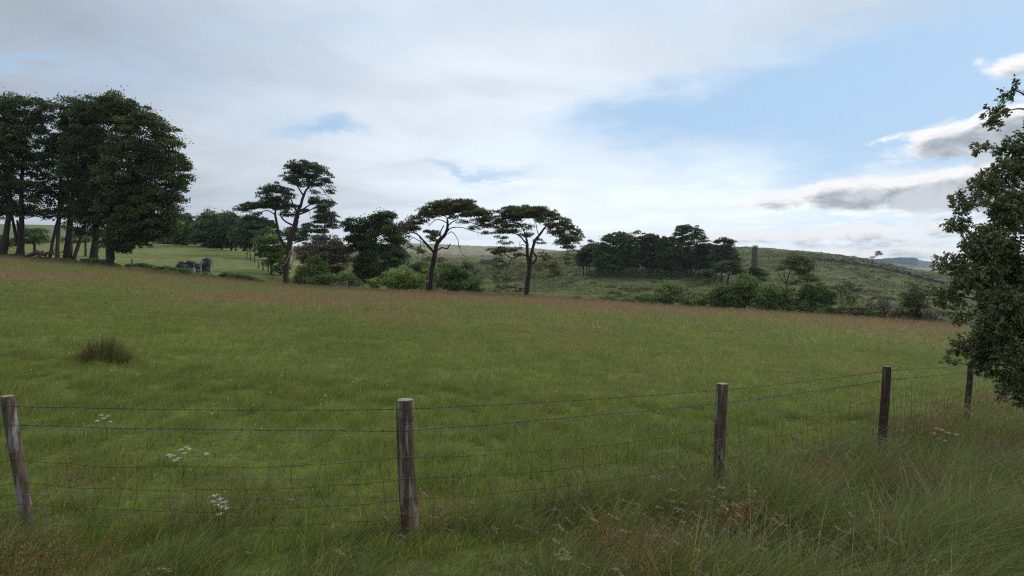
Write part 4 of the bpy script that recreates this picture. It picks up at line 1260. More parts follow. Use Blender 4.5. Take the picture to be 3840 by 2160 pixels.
def granite_post(label, px, D, w, h, lean=0.0, dpt=None):
    b = on_ground(px, D)
    mb = MB()
    n = 7
    zz = np.linspace(-0.1, h, n)
    for sgn in (0,):
        v = []
        for z_ in zz:
            k_ = 1 - .12 * z_ / h
            q = np.array([(-1, -1), (0, -1.06), (1, -1), (1.05, 0), (1, 1), (0, 1.04), (-1, 1), (-1.05, 0)]) * [w / 2, (dpt or w * .7) / 2] * k_
            q = q + R.normal(0, w * .03, q.shape)
            v.append(np.column_stack([q[:, 0] + lean * z_, q[:, 1], np.full(8, z_)]))
        v.append(np.array([[lean * h, 0, h + w * .12]]))
        V = np.concatenate(v)
        i_, j_ = np.meshgrid(np.arange(n - 1), np.arange(8), indexing='ij')
        f = np.stack([i_ * 8 + j_, i_ * 8 + (j_ + 1) % 8, (i_ + 1) * 8 + (j_ + 1) % 8, (i_ + 1) * 8 + j_], -1).reshape(-1, 4)
        k0 = (n - 1) * 8
        f3 = np.array([(k0 + q_, k0 + (q_ + 1) % 8, n * 8) for q_ in range(8)])
        mb.add2(V, f3, f, (1.2, 1.25, 1.35))
    o = mb.build('granite_post', M_stone)
    o.location = b
    return tag(o, label, 'stone post')


granite_post('squared grey granite post in front of the ruined wall', p7([(968, 600, 1)])[0][0], 79.6, .42, 1.05)
granite_post('tall thin granite post against the corner of the ruin', p7([(1246, 600, 1)])[0][0], 82.0, .22, 2.75, 0)
granite_post('thin granite post in the gap between the ruined wall and its corner', p7([(1083, 600, 1)])[0][0], 81.6, .2, 2.1, .03)
granite_post('lone granite post standing on the bank right of the biggest beech', p1([(897, 1270, 1)])[0][0], 80.0, .26, 1.35)


def nettles(label, D, lobes_, col=(0.05, 0.09, 0.02), n=2600, name='nettle_patch'):
    fo = MB()
    b = None
    for (px, py, rx, ry) in lobes_:
        g0 = on_ground(px, D)
        if b is None: b = g0.copy()
        m_ = n // len(lobes_)
        x = g0[0] + R.normal(0, .45, m_) * rx * D / F
        y = D + R.normal(0, .5 if D < 120 else 5, m_)
        z = ground(x, y) + R.random(m_) ** 1.2 * 2 * ry * D / F * np.exp(-((x - g0[0]) / (rx * D / F)) ** 2)
        ax = unit(m_) + [0.2, 0, .5]; ax /= np.linalg.norm(ax, axis=1, keepdims=True)
        kk = max(1.0, D / 90)
        diamonds(fo, np.stack([x, y, z], 1), ax, R.uniform(.14, .3, m_) * kk, .1 * kk, leaf_cols(m_, col))
    o = fo.build(name, M_leaf, None, b)
    o.location = b
    return tag(o, label, 'plants', kind='stuff')


nettles('green nettles growing between the ruin and the second bank', 80.2, l7([(1150, 600, 90, 34), (1050, 610, 60, 26), (1280, 610, 80, 26), (1190, 560, 60, 40)]))
nettles('dark green rushes tucked under the second turf bank', 79.6, l7([(1610, 670, 70, 34), (1560, 680, 50, 24)]), (0.035, 0.055, 0.02), 1500, name='rush_patch')
nettles('weeds and brambles along the front of the long bank', 79.6, l7([(560, 570, 110, 28), (250, 540, 120, 26), (700, 590, 80, 24), (60, 500, 100, 26)]), (0.045, 0.08, 0.02), 3600, name='weeds')
nettles('low green growth at the feet of the left beech clump', 79.2, l1([(620, 1230, 90, 18), (450, 1215, 100, 14), (760, 1270, 60, 14), (300, 1200, 120, 12), (120, 1185, 120, 12)]), (0.03, 0.045, 0.018), 4200, name='undergrowth')


nettles('added low growth, coloured dark as shade, under the slope clump', 180, l4([(x_, 730, 110, 30) for x_ in range(260, 1800, 110)]), (0.028, 0.036, 0.016), 14000, name='undergrowth')  # growth added under the trees, its dark colour standing for ground shade


def fallen_log():
    D = 79.4
    bm = MB()
    b = on_ground(p1([(260, 1200, 1)])[0][0], D)
    for st in ([(190, 1195, 7), (235, 1185, 13), (262, 1175, 16), (292, 1180, 14), (330, 1190, 8)], [(292, 1185, 7), (345, 1170, 6), (372, 1180, 5), (392, 1200, 4)],
               [(395, 1175, 4), (430, 1155, 3), (455, 1150, 2)], [(240, 1180, 8), (238, 1165, 7), (246, 1158, 4)], [(285, 1178, 8), (290, 1160, 6)],
               [(345, 1172, 4), (352, 1145, 2)]):
        p = np.array([at(q[0], q[1], D) for q in p1(st)]); r = np.array([q[2] * D / F for q in p1(st)])
        p[:, 1] += R.uniform(-.5, .5)
        pr = smooth_path(np.concatenate([p, r[:, None]], 1), 4)
        tube(bm, pr[:, :3], pr[:, 3], 8, (1.1, .95, .9), rough=.4)
    o = bm.build('fallen_log', M_bark, None, b, smooth=True)
    o.location = b
    tag(o, 'dark upturned log with bent roots lying under the left beech clump', 'log')


fallen_log()


def box(mb, c, sx_, sy_, sz_, col=None, rot=0.0, taper=1.0):
    v = np.array([(x, y, z) for z in (-.5, .5) for x, y in ((-.5, -.5), (.5, -.5), (.5, .5), (-.5, .5))])
    v = v * [sx_, sy_, sz_]
    v[4:, :2] *= taper
    ca, sa = math.cos(rot), math.sin(rot)
    v = np.stack([v[:, 0] * ca - v[:, 1] * sa, v[:, 0] * sa + v[:, 1] * ca, v[:, 2]], 1)
    mb.add(v + c, [(0, 3, 2, 1), (4, 5, 6, 7), (0, 1, 5, 4), (1, 2, 6, 5), (2, 3, 7, 6), (3, 0, 4, 7)], col)


# ruined granite building far off between the middle pines
def far_barn():
    q = p3([(1045, 940, 1), (1225, 940, 1)])
    D = ray_ground(q[0][0], q[0][1], 100) or 230
    a_, b_ = on_ground(q[0][0], D), on_ground(q[1][0], D)
    t = empty('ruined_building', a_, 'roofless grey stone building with upright buttresses far behind the middle pines', 'ruin')
    h = ph(70, 3.22, D)
    mb = MB()
    stone_wall(mb, [a_ - [0, 0, .3], b_ - [0, 0, .3]], [h, h * .96], .8, .8)
    for f_ in (0.0, 1.0):
        p_ = a_ * (1 - f_) + b_ * f_
        stone_wall(mb, [p_ - [0, 0, .3], p_ + [1.5, 7, .2]], [h, h * .8], .8, .8)
    mb.build('stonework', M_stone, t, a_)
    for k_ in range(7):
        f_ = (k_ + .3) / 7
        p_ = a_ * (1 - f_) + b_ * f_
        m2 = MB()
        box(m2, p_ + [0, -.55, h * .48], .35, .4, h * (1.0 + .06 * R.random()), (1.25, 1.25, 1.3), 0, .8)
        m2.build('buttress', M_stone, t, a_)


far_barn()

wall_thing('ruined_wall', 'heap of dark tumbled stones at the left of the overgrown ruin', gp(p4, [(812, 1000), (900, 1000), (1000, 1000)], 104), [1.6, 2.3, 2.6], .45, .9)
wall_thing('ruined_wall', 'piece of grey wall showing among shrub leaves at the middle of the overgrown ruin', gp(p4, [(1110, 1010), (1200, 1010)], 104), [2.7, 2.9], .45, .9)
wall_thing('ruined_wall', 'dark rounded wall end with a grassy top at the right of the overgrown ruin', gp(p4, [(1370, 1020), (1450, 1020), (1560, 1020), (1600, 1020)], 104), [2.9, 3.0, 2.9, 2.3], .45, 1.1, turf=2600, turf_col=(0.09, 0.09, 0.04))


def hill_wall():
    ks = [(905, 372), (1100, 385), (1250, 400), (1400, 415), (1575, 440), (1750, 478), (1900, 515), (2040, 552), (2200, 592), (2400, 650)]
    pts, hts = [], []
    for x, y in ks:
        px, py = f5_(x, y + 8)
        D = ray_ground(px, py, 120)
        if D is None or D > 360:
            D = 300
        pts.append(on_ground(px, D)); hts.append(1.5)
    P_ = np.array(pts)
    P_[:, 1] = np.interp(np.arange(len(P_)), [0, len(P_) - 1], [P_[0, 1], P_[-1, 1]]) * .5 + P_[:, 1] * .5
    pxs = [f5_(x, y)[0] for x, y in ks]
    P_[:, 0] = (np.array(pxs) - 512) / F * P_[:, 1]
    fine = []
    for i_ in range(len(P_) - 1):
        for f_ in np.linspace(0, 1, 10, endpoint=False):
            q = P_[i_] * (1 - f_) + P_[i_ + 1] * f_
            q[2] = float(ground(q[0], q[1]))
            fine.append(q)
    wall_thing('hill_wall', 'long dry-stone wall running down the open hillside on the right', fine, [1.35 + .35 * math.sin(i_ * .7) + R.uniform(-.25, .25) for i_ in range(len(fine))], .75, .9)


hill_wall()


# ------------------------------------------------------------------ chimney stack
def chimney():
    D = 182
    cx_, top = p4([(2191, 432, 1)])[0][:2]
    b = on_ground(cx_, D)
    s = D / F
    k_ = 1024 / 3840 / 3.22 * s
    ztop = EYE + (HY - top) * s
    H_ = ztop - b[2]
    r_top, r_bot = 31 * k_, 31 * k_ + .35 * H_ / 10
    t = empty('chimney_stack', b, 'round tapering stone chimney stack with plants on its top', 'chimney')
    mb = MB()
    rows = int(H_ / .3)
    for i_ in range(rows):
        z0 = H_ * i_ / rows
        r_ = r_bot + (r_top - r_bot) * i_ / rows
        n = 22
        off = R.random() * .3
        for j_ in range(n):
            th = 2 * math.pi * (j_ + off + R.uniform(-.1, .1)) / n
            bx_, by_ = (r_ - .12 + R.normal(0, .012)) * math.cos(th), (r_ - .12 + R.normal(0, .012)) * math.sin(th)
            w = 2 * math.pi * r_ / n
            v = np.sign(ICO_V) * np.abs(ICO_V) ** 0.4 * np.array([.16, w * .53, H_ / rows * .55])
            ca, sa = math.cos(th), math.sin(th)
            v = np.stack([v[:, 0] * ca - v[:, 1] * sa, v[:, 0] * sa + v[:, 1] * ca, v[:, 2]], 1)
            mb.add(v + [bx_, by_, z0 + H_ / rows / 2], ICO_F, np.full(3, R.uniform(.42, .9)))
    mb.build('shaft', M_stone, t)
    tube2 = MB()
    zc_ = H_ - 40 * k_
    th = np.linspace(0, 2 * np.pi, 28, endpoint=False)
    prof = [(r_top + .02, zc_ - .12), (r_top + .14, zc_ - .08), (r_top + .14, zc_ + .12), (r_top + .02, zc_ + .16)]
    V = np.concatenate([np.stack([np.cos(th) * r_, np.sin(th) * r_, np.full(28, z_)], 1) for r_, z_ in prof])
    i_, j_ = np.meshgrid(np.arange(3), np.arange(28), indexing='ij')
    tube2.add(V, np.stack([i_ * 28 + j_, i_ * 28 + (j_ + 1) % 28, (i_ + 1) * 28 + (j_ + 1) % 28, (i_ + 1) * 28 + j_], -1).reshape(-1, 4), (.8, .8, .8))
    tube2.build('band', M_stone, t)
    # plants rooted on top
    fo = MB()
    n = 420
    c = np.stack([R.normal(0, .42, n) + .1, R.normal(0, .4, n), H_ + R.random(n) ** 1.6 * 1.1], 1)
    ax = unit(n) + [0, 0, .7]; ax /= np.linalg.norm(ax, axis=1, keepdims=True)
    diamonds(fo, c, ax, R.uniform(.15, .35, n), .13, leaf_cols(n, (0.06, 0.05, 0.03)))
    pb = b + [0, 0, H_]
    pt = empty('sapling_bush', pb, 'small reddish bush rooted on top of the chimney stack', 'bush')
    sm = MB()
    for k2 in range(5):
        e_ = np.array([R.normal(.1, .3), R.normal(0, .25), R.uniform(.4, .9)])
        tube(sm, smooth_path(np.array([[0, 0, -.1], e_ * .5 + [0, .05, 0], e_]), 3), np.linspace(.03, .01, 7), 4)
    sm.build('stems', M_bark, pt)
    fo.build('foliage', M_leaf, pt, (0, 0, H_))


chimney()


# ------------------------------------------------------------------ distant fences
def post_fence(name, label, pts, h, r=.07, wires=3, group=None):
    t = empty(name, pts[0], label, 'fence', group)
    for p_ in pts:
        m_ = MB()
        hh = h * R.uniform(.85, 1.12)
        tube(m_, [p_ + [0, 0, -.2], p_ + [R.normal(0, .03), 0, hh * .5], p_ + [R.normal(0, .05), 0, hh]], [r, r * .95, r * .9], 7, (1, 1, 1), rough=.15)
        m_.build('post', M_bark, t, pts[0])
    for k_ in range(wires):
        m_ = MB()
        z_ = h * (.35 + .55 * k_ / max(1, wires - 1))
        tube(m_, [p_ + [0, 0, z_ + R.normal(0, .02)] for p_ in pts], .012, 4, None)
        m_.build('wire', M_barb, t, pts[0])
    return t


ptsf = []
for (x, y, D) in ((1830, 360, 122), (1885, 375, 119), (1952, 390, 116), (2020, 450, 107), (2090, 455, 105), (2170, 490, 101), (2250, 520, 98)):
    px = p7([(x, y, 1)])[0][0]
    ptsf.append(on_ground(px, D))
post_fence('field_fence', 'old fence with dark posts coming down the second field left of the tall pine', ptsf, 1.5, .1)
ptsf = [on_ground(f2_(x, 0)[0], D) for x, D in ((655, 96), (685, 95), (725, 94), (765, 93), (805, 92), (858, 91), (905, 90), (950, 89))]
post_fence('field_fence', 'low pale fence along the foot of the shrubs right of the tall pine', ptsf, 1.15, .06)
ptsf = [on_ground(f2_(x, 0)[0], D) for x, D in ((1200, 86), (1298, 85))]
post_fence('field_fence', 'pair of grey posts joined by wire under the round beech', ptsf, 1.3, .08)
ptsf = [on_ground(f5_(x, 0)[0], D) for x, D in ((1860, 82), (1905, 80), (1990, 78), (2110, 76), (2225, 74), (2300, 72))]
post_fence('field_fence', 'leaning weathered fence behind the dark thorn at the right field edge', ptsf, 1.9, .07)


def hurdle():
    a_ = on_ground(f2_(1040, 0)[0], 87); b_ = on_ground(f2_(1140, 0)[0], 86.5)
    t = empty('field_gate', a_, 'low wooden hurdle gate lying open below the grey-green dome shrub', 'gate')
    for k_ in range(4):
        m_ = MB(); z_ = .25 + k_ * .25
        tube(m_, [a_ + [0, 0, z_ + .12], b_ + [0, 0, z_]], .045, 6, (1.5, 1.5, 1.5)); m_.build('rail', M_pale_bark, t, a_)
    for p_ in (a_, b_):
        m_ = MB(); tube(m_, [p_ - [0, 0, .2], p_ + [0, 0, 1.2]], .08, 7, (1.4, 1.4, 1.4)); m_.build('post', M_pale_bark, t, a_)


hurdle()


# ------------------------------------------------------------------ a sheep on the hill
def sheep():
    px, py = f4_(2002, 528)
    D = ray_ground(px, py, 200) or 300
    b = on_ground(px, D)
    me = bpy.data.meshes.new('sheep')
    V = [(0, 0, .62), (.42, 0, .66), (-.4, 0, .64), (.62, 0, .86), (.84, 0, .84), (.34, .13, .34), (.34, .13, 0), (.34, -.13, .34), (.34, -.13, 0),
         (-.36, .13, .36), (-.38, .13, 0), (-.36, -.13, .36), (-.38, -.13, 0), (-.58, 0, .6)]
    Ed = [(0, 1), (0, 2), (1, 3), (3, 4), (1, 5), (5, 6), (1, 7), (7, 8), (2, 9), (9, 10), (2, 11), (11, 12), (2, 13)]
    rad = [.3, .27, .27, .13, .07, .07, .04, .07, .04, .08, .04, .08, .04, .04]
    me.from_pydata(V, Ed, [])
    o = bpy.data.objects.new('sheep', me)
    COL.objects.link(o)
    sk = o.modifiers.new('body', 'SKIN')
    for i_, r_ in enumerate(rad):
        me.skin_vertices[0].data[i_].radius = (r_, r_) if me.skin_vertices else None
    me.skin_vertices[0].data[0].use_root = True
    o.modifiers.new('smooth', 'SUBSURF').render_levels = 1
    me.materials.append(solid_mat('wool', (0.62, 0.58, 0.52), (0.45, 0.41, 0.36), 12, .95, .6))
    o.location = b; o.rotation_euler = (0, 0, 2.4); o.scale = (1.25,) * 3
    tag(o, 'small white sheep grazing on the hillside left of the chimney stack', 'sheep')


try:
    sheep()
except Exception as ex:
    print('sheep', ex)

# ------------------------------------------------------------------ the wire fence in front
POSTS = [  # (top px, top py, foot px, distance, half width m, top lean)
    (8.7, 396.0, 30.5, 4.92, 0.047), (405.4, 399.5, 409.6, 5.34, 0.073), (721.8, 383.5, 719.5, 6.85, 0.062), (886.3, 366.5, 882.0, 9.45, 0.060), (970.5, 361.5, 965.5, 13.1, 0.058)]


def near_fence():
    tops, feet = [], []
    for (tx, ty, fx, D, r_) in POSTS:
        tops.append(at(tx, ty, D)); feet.append(on_ground(fx, D))
    t = empty('wire_fence', feet[1], 'post and wire fence with two barbed strands and sagging net crossing the near grass', 'fence')
    o0 = feet[1]
    labels = ['grey leaning post at the left frame edge', 'thick half-split post nearest the camera', 'weathered post in the tall grass', 'dark slim post', 'dark post beside the leafy tree']
    for i_, (tp, ft, P_) in enumerate(zip(tops, feet, POSTS)):
        r_ = P_[4]
        m_ = MB()
        n, sd_ = 26, 18
        th = np.linspace(0, 2 * np.pi, sd_, endpoint=False)
        prof = 1 + .05 * np.sin(th * 2 + i_) + .04 * np.sin(th * 3 + 2 * i_)
        flat = np.minimum(prof, 0.86 / np.maximum(np.cos(th - (-1.0 if i_ == 1 else 2.0)), .01))   # a hewn flat side
        rows = []
        for k_ in range(n):
            f_ = k_ / (n - 1)
            c = (ft - [0, 0, .25]) * (1 - f_) + tp * f_
            c = c + [.012 * math.sin(f_ * 5 + i_), 0, 0]
            rr = r_ * (1.02 - .06 * f_) * flat * (1 + .02 * (vnoise(th * 3, np.full(sd_, k_ * .4), i_) - .5) * 2)
            if k_ == n - 1:
                rr = rr * .94
            rows.append(np.stack([c[0] + rr * np.cos(th), c[1] + rr * np.sin(th), np.full(sd_, c[2]) - (0.004 * 0)], 1))
        V = np.concatenate(rows)
        ii_, jj_ = np.meshgrid(np.arange(n - 1), np.arange(sd_), indexing='ij')
        m_.add(V, np.stack([ii_ * sd_ + jj_, ii_ * sd_ + (jj_ + 1) % sd_, (ii_ + 1) * sd_ + (jj_ + 1) % sd_, (ii_ + 1) * sd_ + jj_], -1).reshape(-1, 4), [(1, 1, 1.05), (1, .95, .9), (1, 1, 1), (.5, .4, .36), (.4, .34, .32)][i_])
        po = m_.build('post', M_post, t, o0, smooth=True)
        po['label'] = labels[i_]
        e_ = MB()
        top_ring = rows[-1]
        vv = np.concatenate([top_ring, top_ring * .5 + tp * .5 + [0, 0, .006], [tp + [0, 0, .003]]])
        fq_ = [(q, (q + 1) % sd_, sd_ + (q + 1) % sd_, sd_ + q) for q in range(sd_)]
        f3_l = [(sd_ + q, sd_ + (q + 1) % sd_, 2 * sd_) for q in range(sd_)]
        e_.add2(vv, f3_l, fq_)
        c_ = e_.build('end_grain', M_post_end, po, o0)
    # --- strands
    def line(offs, sag, amp=0.0, step=.05, front=.0, extend=True, seed=0, wav=0.0):
        """offs: drop below post top at each post"""
        A = [tp - (tp - ft) / np.linalg.norm(tp - ft) * d_ for tp, ft, d_ in zip(tops, feet, offs)]
        A = [a_ + [0, -P_[4] - .012 + front, 0] for a_, P_ in zip(A, POSTS)]
        if extend:
            A = [A[0] + (A[0] - A[1]) * .45] + A + [A[-1] + (A[-1] - A[-2]) * 1.2 * np.array([1, 1, .6])]
        out = []
        for s_i in range(len(A) - 1):
            L = np.linalg.norm(A[s_i + 1] - A[s_i])
            n = max(3, int(L / step))
            f_ = np.linspace(0, 1, n, endpoint=False)
            q = A[s_i] * (1 - f_[:, None]) + A[s_i + 1] * f_[:, None]
            q[:, 2] -= sag * 4 * f_ * (1 - f_)
            if amp:
                q[:, 2] += amp * (fbm(q[:, 0] * 3.1 + seed, q[:, 1] * 2.0, seed, 3) - .5) * 2 * np.minimum(1, 8 * f_ * (1 - f_))
                q[:, 1] += amp * .8 * (vnoise(q[:, 0] * 2.1, q[:, 1] + seed, seed + 9) - .5)
            if wav:
                q[:, 2] += wav * np.sin(np.arange(n) * 1.7 + R.random())
            out.append(q)
        out.append(A[-1][None])
        return np.concatenate(out)
    for k_, offs in enumerate(([.07, .065, .055, .05, .05], [.22, .255, .20, .19, .19])):
        P = line(offs, .015 if k_ == 0 else .012, .006, .03, seed=k_)
        m_ = MB()
        ph_ = np.arange(len(P)) * 1.1
        for s_ in (0, math.pi):
            tube(m_, P + np.stack([np.zeros(len(P)), np.cos(ph_ + s_) * .0022, np.sin(ph_ + s_) * .0022], 1), .0017, 5, None, cap=False)
        cum_ = np.concatenate([[0], np.cumsum(np.linalg.norm(np.diff(P, axis=0), axis=1))])
        for d_ in np.arange(.05, cum_[-1], .105):
            c = np.array([np.interp(d_, cum_, P[:, i_]) for i_ in range(3)])
            for a_ in (.6, 2.2):
                v_ = np.array([.25, math.cos(a_), math.sin(a_)]) * .0145
                tube(m_, [c - v_, c, c + v_], [.0009, .0024, .0009], 4, None, cap=False)
            tube(m_, [c - [.007, 0, 0], c + [.007, 0, 0]], .0045, 5, None)
        m_.build('barbed_wire', M_barb, t, o0)

    def net(name, mat, tops_off, gaps, sag, amp, vstep, rad, vjit, seed, front):
        m_ = MB()
        lines = []
        off = np.array(tops_off, float)
        for gi, g_ in enumerate([0] + gaps):
            off = off + g_
            lines.append(line(list(off), sag * (1 if gi < 3 else .6), amp, .05, front, seed=seed + gi, wav=.0025))
        for P in lines:
            tube(m_, P, rad, 5, None, cap=False)
        n0 = min(len(P) for P in lines)
        ref = lines[0]
        cum_ = np.concatenate([[0], np.cumsum(np.linalg.norm(np.diff(ref, axis=0), axis=1))])
        for d_ in np.arange(.02, cum_[-1], vstep):
            fr = np.interp(d_ + R.normal(0, vjit), cum_, np.arange(len(ref))) / (len(ref) - 1)
            prev = None
            for P in lines:
                fr2 = np.clip(fr + R.normal(0, .0007), 0, 1)
                q = np.array([np.interp(fr2 * (len(P) - 1), np.arange(len(P)), P[:, i_]) for i_ in range(3)])
                if prev is not None:
                    mid = (prev + q) / 2 + [R.normal(0, vjit * .25), R.normal(0, .006), 0]
                    tube(m_, smooth_path(np.array([prev, mid, q]), 2), rad * .9, 4, None, cap=False)
                tube(m_, [q - [.004, 0, 0], q + [.004, 0, 0]], rad * 2.2, 5, None)
                prev = q
        m_.build(name, mat, t, o0)
    net('galvanised_netting', M_galv, [.235, .275, .215, .205, .205], [.205, .185, .16, .145, .13, .12], .015, .008, .31, .0019, .012, 40, .003)
    net('rusty_netting', M_rust, [.50, .48, .46, .44, .44], [.185, .175, .16, .12], .075, .022, .195, .0021, .03, 60, -.004)
    # turns of wire round the nearest post
    m_ = MB()
    tp, ft = tops[1], feet[1]
    for d_, tilt in ((.145, .008), (.155, -.006), (.162, .01), (.172, .004)):
        th = np.linspace(0, 2 * np.pi, 40)
        c = tp + (ft - tp) / np.linalg.norm(ft - tp) * d_
        rr = .0735
        tube(m_, np.stack([c[0] + rr * np.cos(th), c[1] + rr * np.sin(th), c[2] + tilt * np.cos(th + 1)], 1), .0018, 5, None, cap=False)
    c = tp + (ft - tp) / np.linalg.norm(ft - tp)
    tube(m_, smooth_path(np.array([tp + [-.02, -.078, -.175], tp + [.03, -.08, -.2], tp + [.075, -.05, -.235]]), 4), .0022, 5, None)
    m_.build('tie_wire', M_barb, t, o0)


near_fence()

# ------------------------------------------------------------------ grass
FX = np.array([-40] + [at(P_[2], 0, P_[3])[0] for P_ in POSTS] + [40])
FY = np.array([4.9] + [P_[3] for P_ in POSTS] + [38])


def fence_y(x): return np.interp(x, FX, FY)


def blades(mb, x, y, h, w, lean, col, segs=1, face_cam=True, curve=1.6, tip_col=None):
    """one curved blade per point; lean = horizontal travel of the tip (n,2)"""
    n = len(x)
    z = ground(x, y) - 0.015
    th = R.uniform(-.9, .9, n) if face_cam else R.uniform(0, np.pi, n)
    sxv, syv = np.cos(th), np.sin(th)
    rows = []
    for k_ in range(segs):
        f_ = k_ / segs
        cx_ = x + lean[:, 0] * f_ ** curve; cy_ = y + lean[:, 1] * f_ ** curve; cz_ = z + h * (1 - (1 - f_) ** 1.15)
        ww = w * (1 - f_ * .55) / 2
        rows += [np.stack([cx_ - sxv * ww, cy_ - syv * ww, cz_], 1), np.stack([cx_ + sxv * ww, cy_ + syv * ww, cz_], 1)]
    rows.append(np.stack([x + lean[:, 0], y + lean[:, 1], z + h], 1))
    V = np.stack(rows, 1)
    nv = V.shape[1]
    b = (np.arange(n) * nv)[:, None]
    f3 = []
    for k_ in range(segs - 1):
        f3 += [b + np.array([[2 * k_, 2 * k_ + 1, 2 * k_ + 3]]), b + np.array([[2 * k_, 2 * k_ + 3, 2 * k_ + 2]])]
    f3.append(b + np.array([[2 * segs - 2, 2 * segs - 1, 2 * segs]]))
    cc = np.repeat(col[:, None], nv, 1)
    if tip_col is not None:
        m_ = (np.arange(nv) / (nv - 1))[None, :, None] ** 2 * .5
        cc = cc * (1 - m_) + np.asarray(tip_col) * m_
    mb.add(V.reshape(-1, 3), np.concatenate(f3), cc.reshape(-1, 3))


def sample(n, y0, y1, u=.93, bias=1.0):
    """points spread evenly over the wedge of ground between two distances"""
    y = np.sqrt(R.uniform(y0 ** 2, y1 ** 2, n))
    x = R.uniform(-u, u, n) * (y + .8)
    return x, y


def field_cols(x, y, n):
    g1 = np.array([0.128, 0.178, 0.026]); g2 = np.array([0.215, 0.245, 0.052]); g3 = np.array([0.090, 0.130, 0.026])
    t_ = .5 * fbm(x * .35, y * .22, 31, 3) + .5 * fbm(x * 2.4, y * 1.6, 33, 3)
    a_ = sstep(.35, .7, t_)[:, None]
    c = g3 * (1 - a_) + g2 * a_
    k_ = (R.random(n) < .4)[:, None]
    c = np.where(k_, g1, c)
    c = c * np.exp(R.normal(0, .32, (n, 1)))
    dry = (R.random(n) < .07 + .42 * sstep(10, 50, y))[:, None]
    c = np.where(dry, C_DRY * np.exp(R.normal(0, .25, (n, 1))), c)
    ra = red_amount(x, y)
    red = (R.random(n) < ra * .85)[:, None]
    c = np.where(red, C_RED * np.exp(R.normal(0, .3, (n, 1))) * [1, 1, 1], c)
    return c, red[:, 0]


def tuft(x, y):
    return .22 + 1.55 * sstep(.3, .72, fbm(x * 4.5, y * 2.6, 51, 3)) * (.45 + .9 * fbm(x * .6, y * .6, 52, 2))


def near_grass():
    for (name, lab, n, y0, y1, w, h, segs) in (
            ('meadow_grass', 'short green grass of the near field just behind the fence', 250000, 4.0, 12.5, .0050, .10, 2),
            ('meadow_grass', 'green and tan grass across the middle of the near field', 270000, 12.2, 30, .009, .13, 1),
            ('meadow_grass', 'rusty red and green grass in the far part of the near field', 330000, 29.5, 82, .022, .17, 1)):
        mb = MB()
        x, y = sample(n, y0, y1)
        px = 512 + F * x / y
        ok = (y > fence_y(x) - .5) & (y < rim(px) + 1.5)
        x, y = x[ok], y[ok]; n_ = len(x)
        tf = tuft(x, y)
        ok = R.random(n_) < np.clip(.25 + tf, 0, 1)
        x, y, tf = x[ok], y[ok], tf[ok]; n_ = len(x)
        c, red = field_cols(x, y, n_)
        hh = h * (.45 + .85 * tf) * R.uniform(.6, 1.3, n_)
        hh = np.where(red, hh * 1.5, hh)
        lean = np.stack([R.normal(.28, .55, n_), R.normal(0, .55, n_)], 1) * hh[:, None]
        ww = w * R.uniform(.6, 1.4, n_) * np.where(red & (y > 12), .8, 1)
        blades(mb, x, y, hh, ww, lean, c, segs, tip_col=(0.2, 0.22, 0.07))
        tag(mb.build(name, M_grass), lab, 'grass', kind='stuff')


near_grass()


def tall_grass():
    mb = MB()
    x, y = sample(230000, 2.6, 8.2)
    x2_, y2_ = sample(170000, 8.2, 19)
    x, y = np.concatenate([x, x2_]), np.concatenate([y, y2_])
    n = len(x)
    dfc = fence_y(x) - y
    side = sstep(-.5, .15, dfc + (fbm(x * 1.3, y * 1.3, 61, 2) - .5) * .9)
    dens = side * (.35 + .9 * fbm(x * .8, y * .8, 62, 3)) * np.clip(8 / y, .4, 1.0)
    ok = (R.random(n) < dens)
    x, y = x[ok], y[ok]; n = len(x)
    px = 512 + F * x / y
    right = sstep(380, 760, px)
    g = np.array([[0.088, 0.130, 0.026], [0.120, 0.155, 0.032], [0.080, 0.122, 0.040], [0.25, 0.19, 0.085], [0.165, 0.18, 0.050]])
    pick = R.choice(5, n, p=[.30, .27, .17, .12, .14])
    c = g[pick] * 1.12 * np.exp(R.normal(0, .32, (n, 1)))
    h = (.13 + .18 * right) * (.35 + 1.3 * sstep(.25, .75, fbm(x * 1.6, y * 1.6, 63, 3))) * R.uniform(.5, 1.5, n)
    lean = np.stack([R.normal(.65, .55, n), R.normal(-.1, .55, n)], 1) * h[:, None]
    blades(mb, x, y, h, R.uniform(.003, .0068, n), lean, c, 4, curve=1.8, tip_col=(0.12, 0.12, 0.05))
    tag(mb.build('tall_grass', M_grass), 'long wind-bent grass on the near side of the wire fence', 'grass', kind='stuff')


tall_grass()


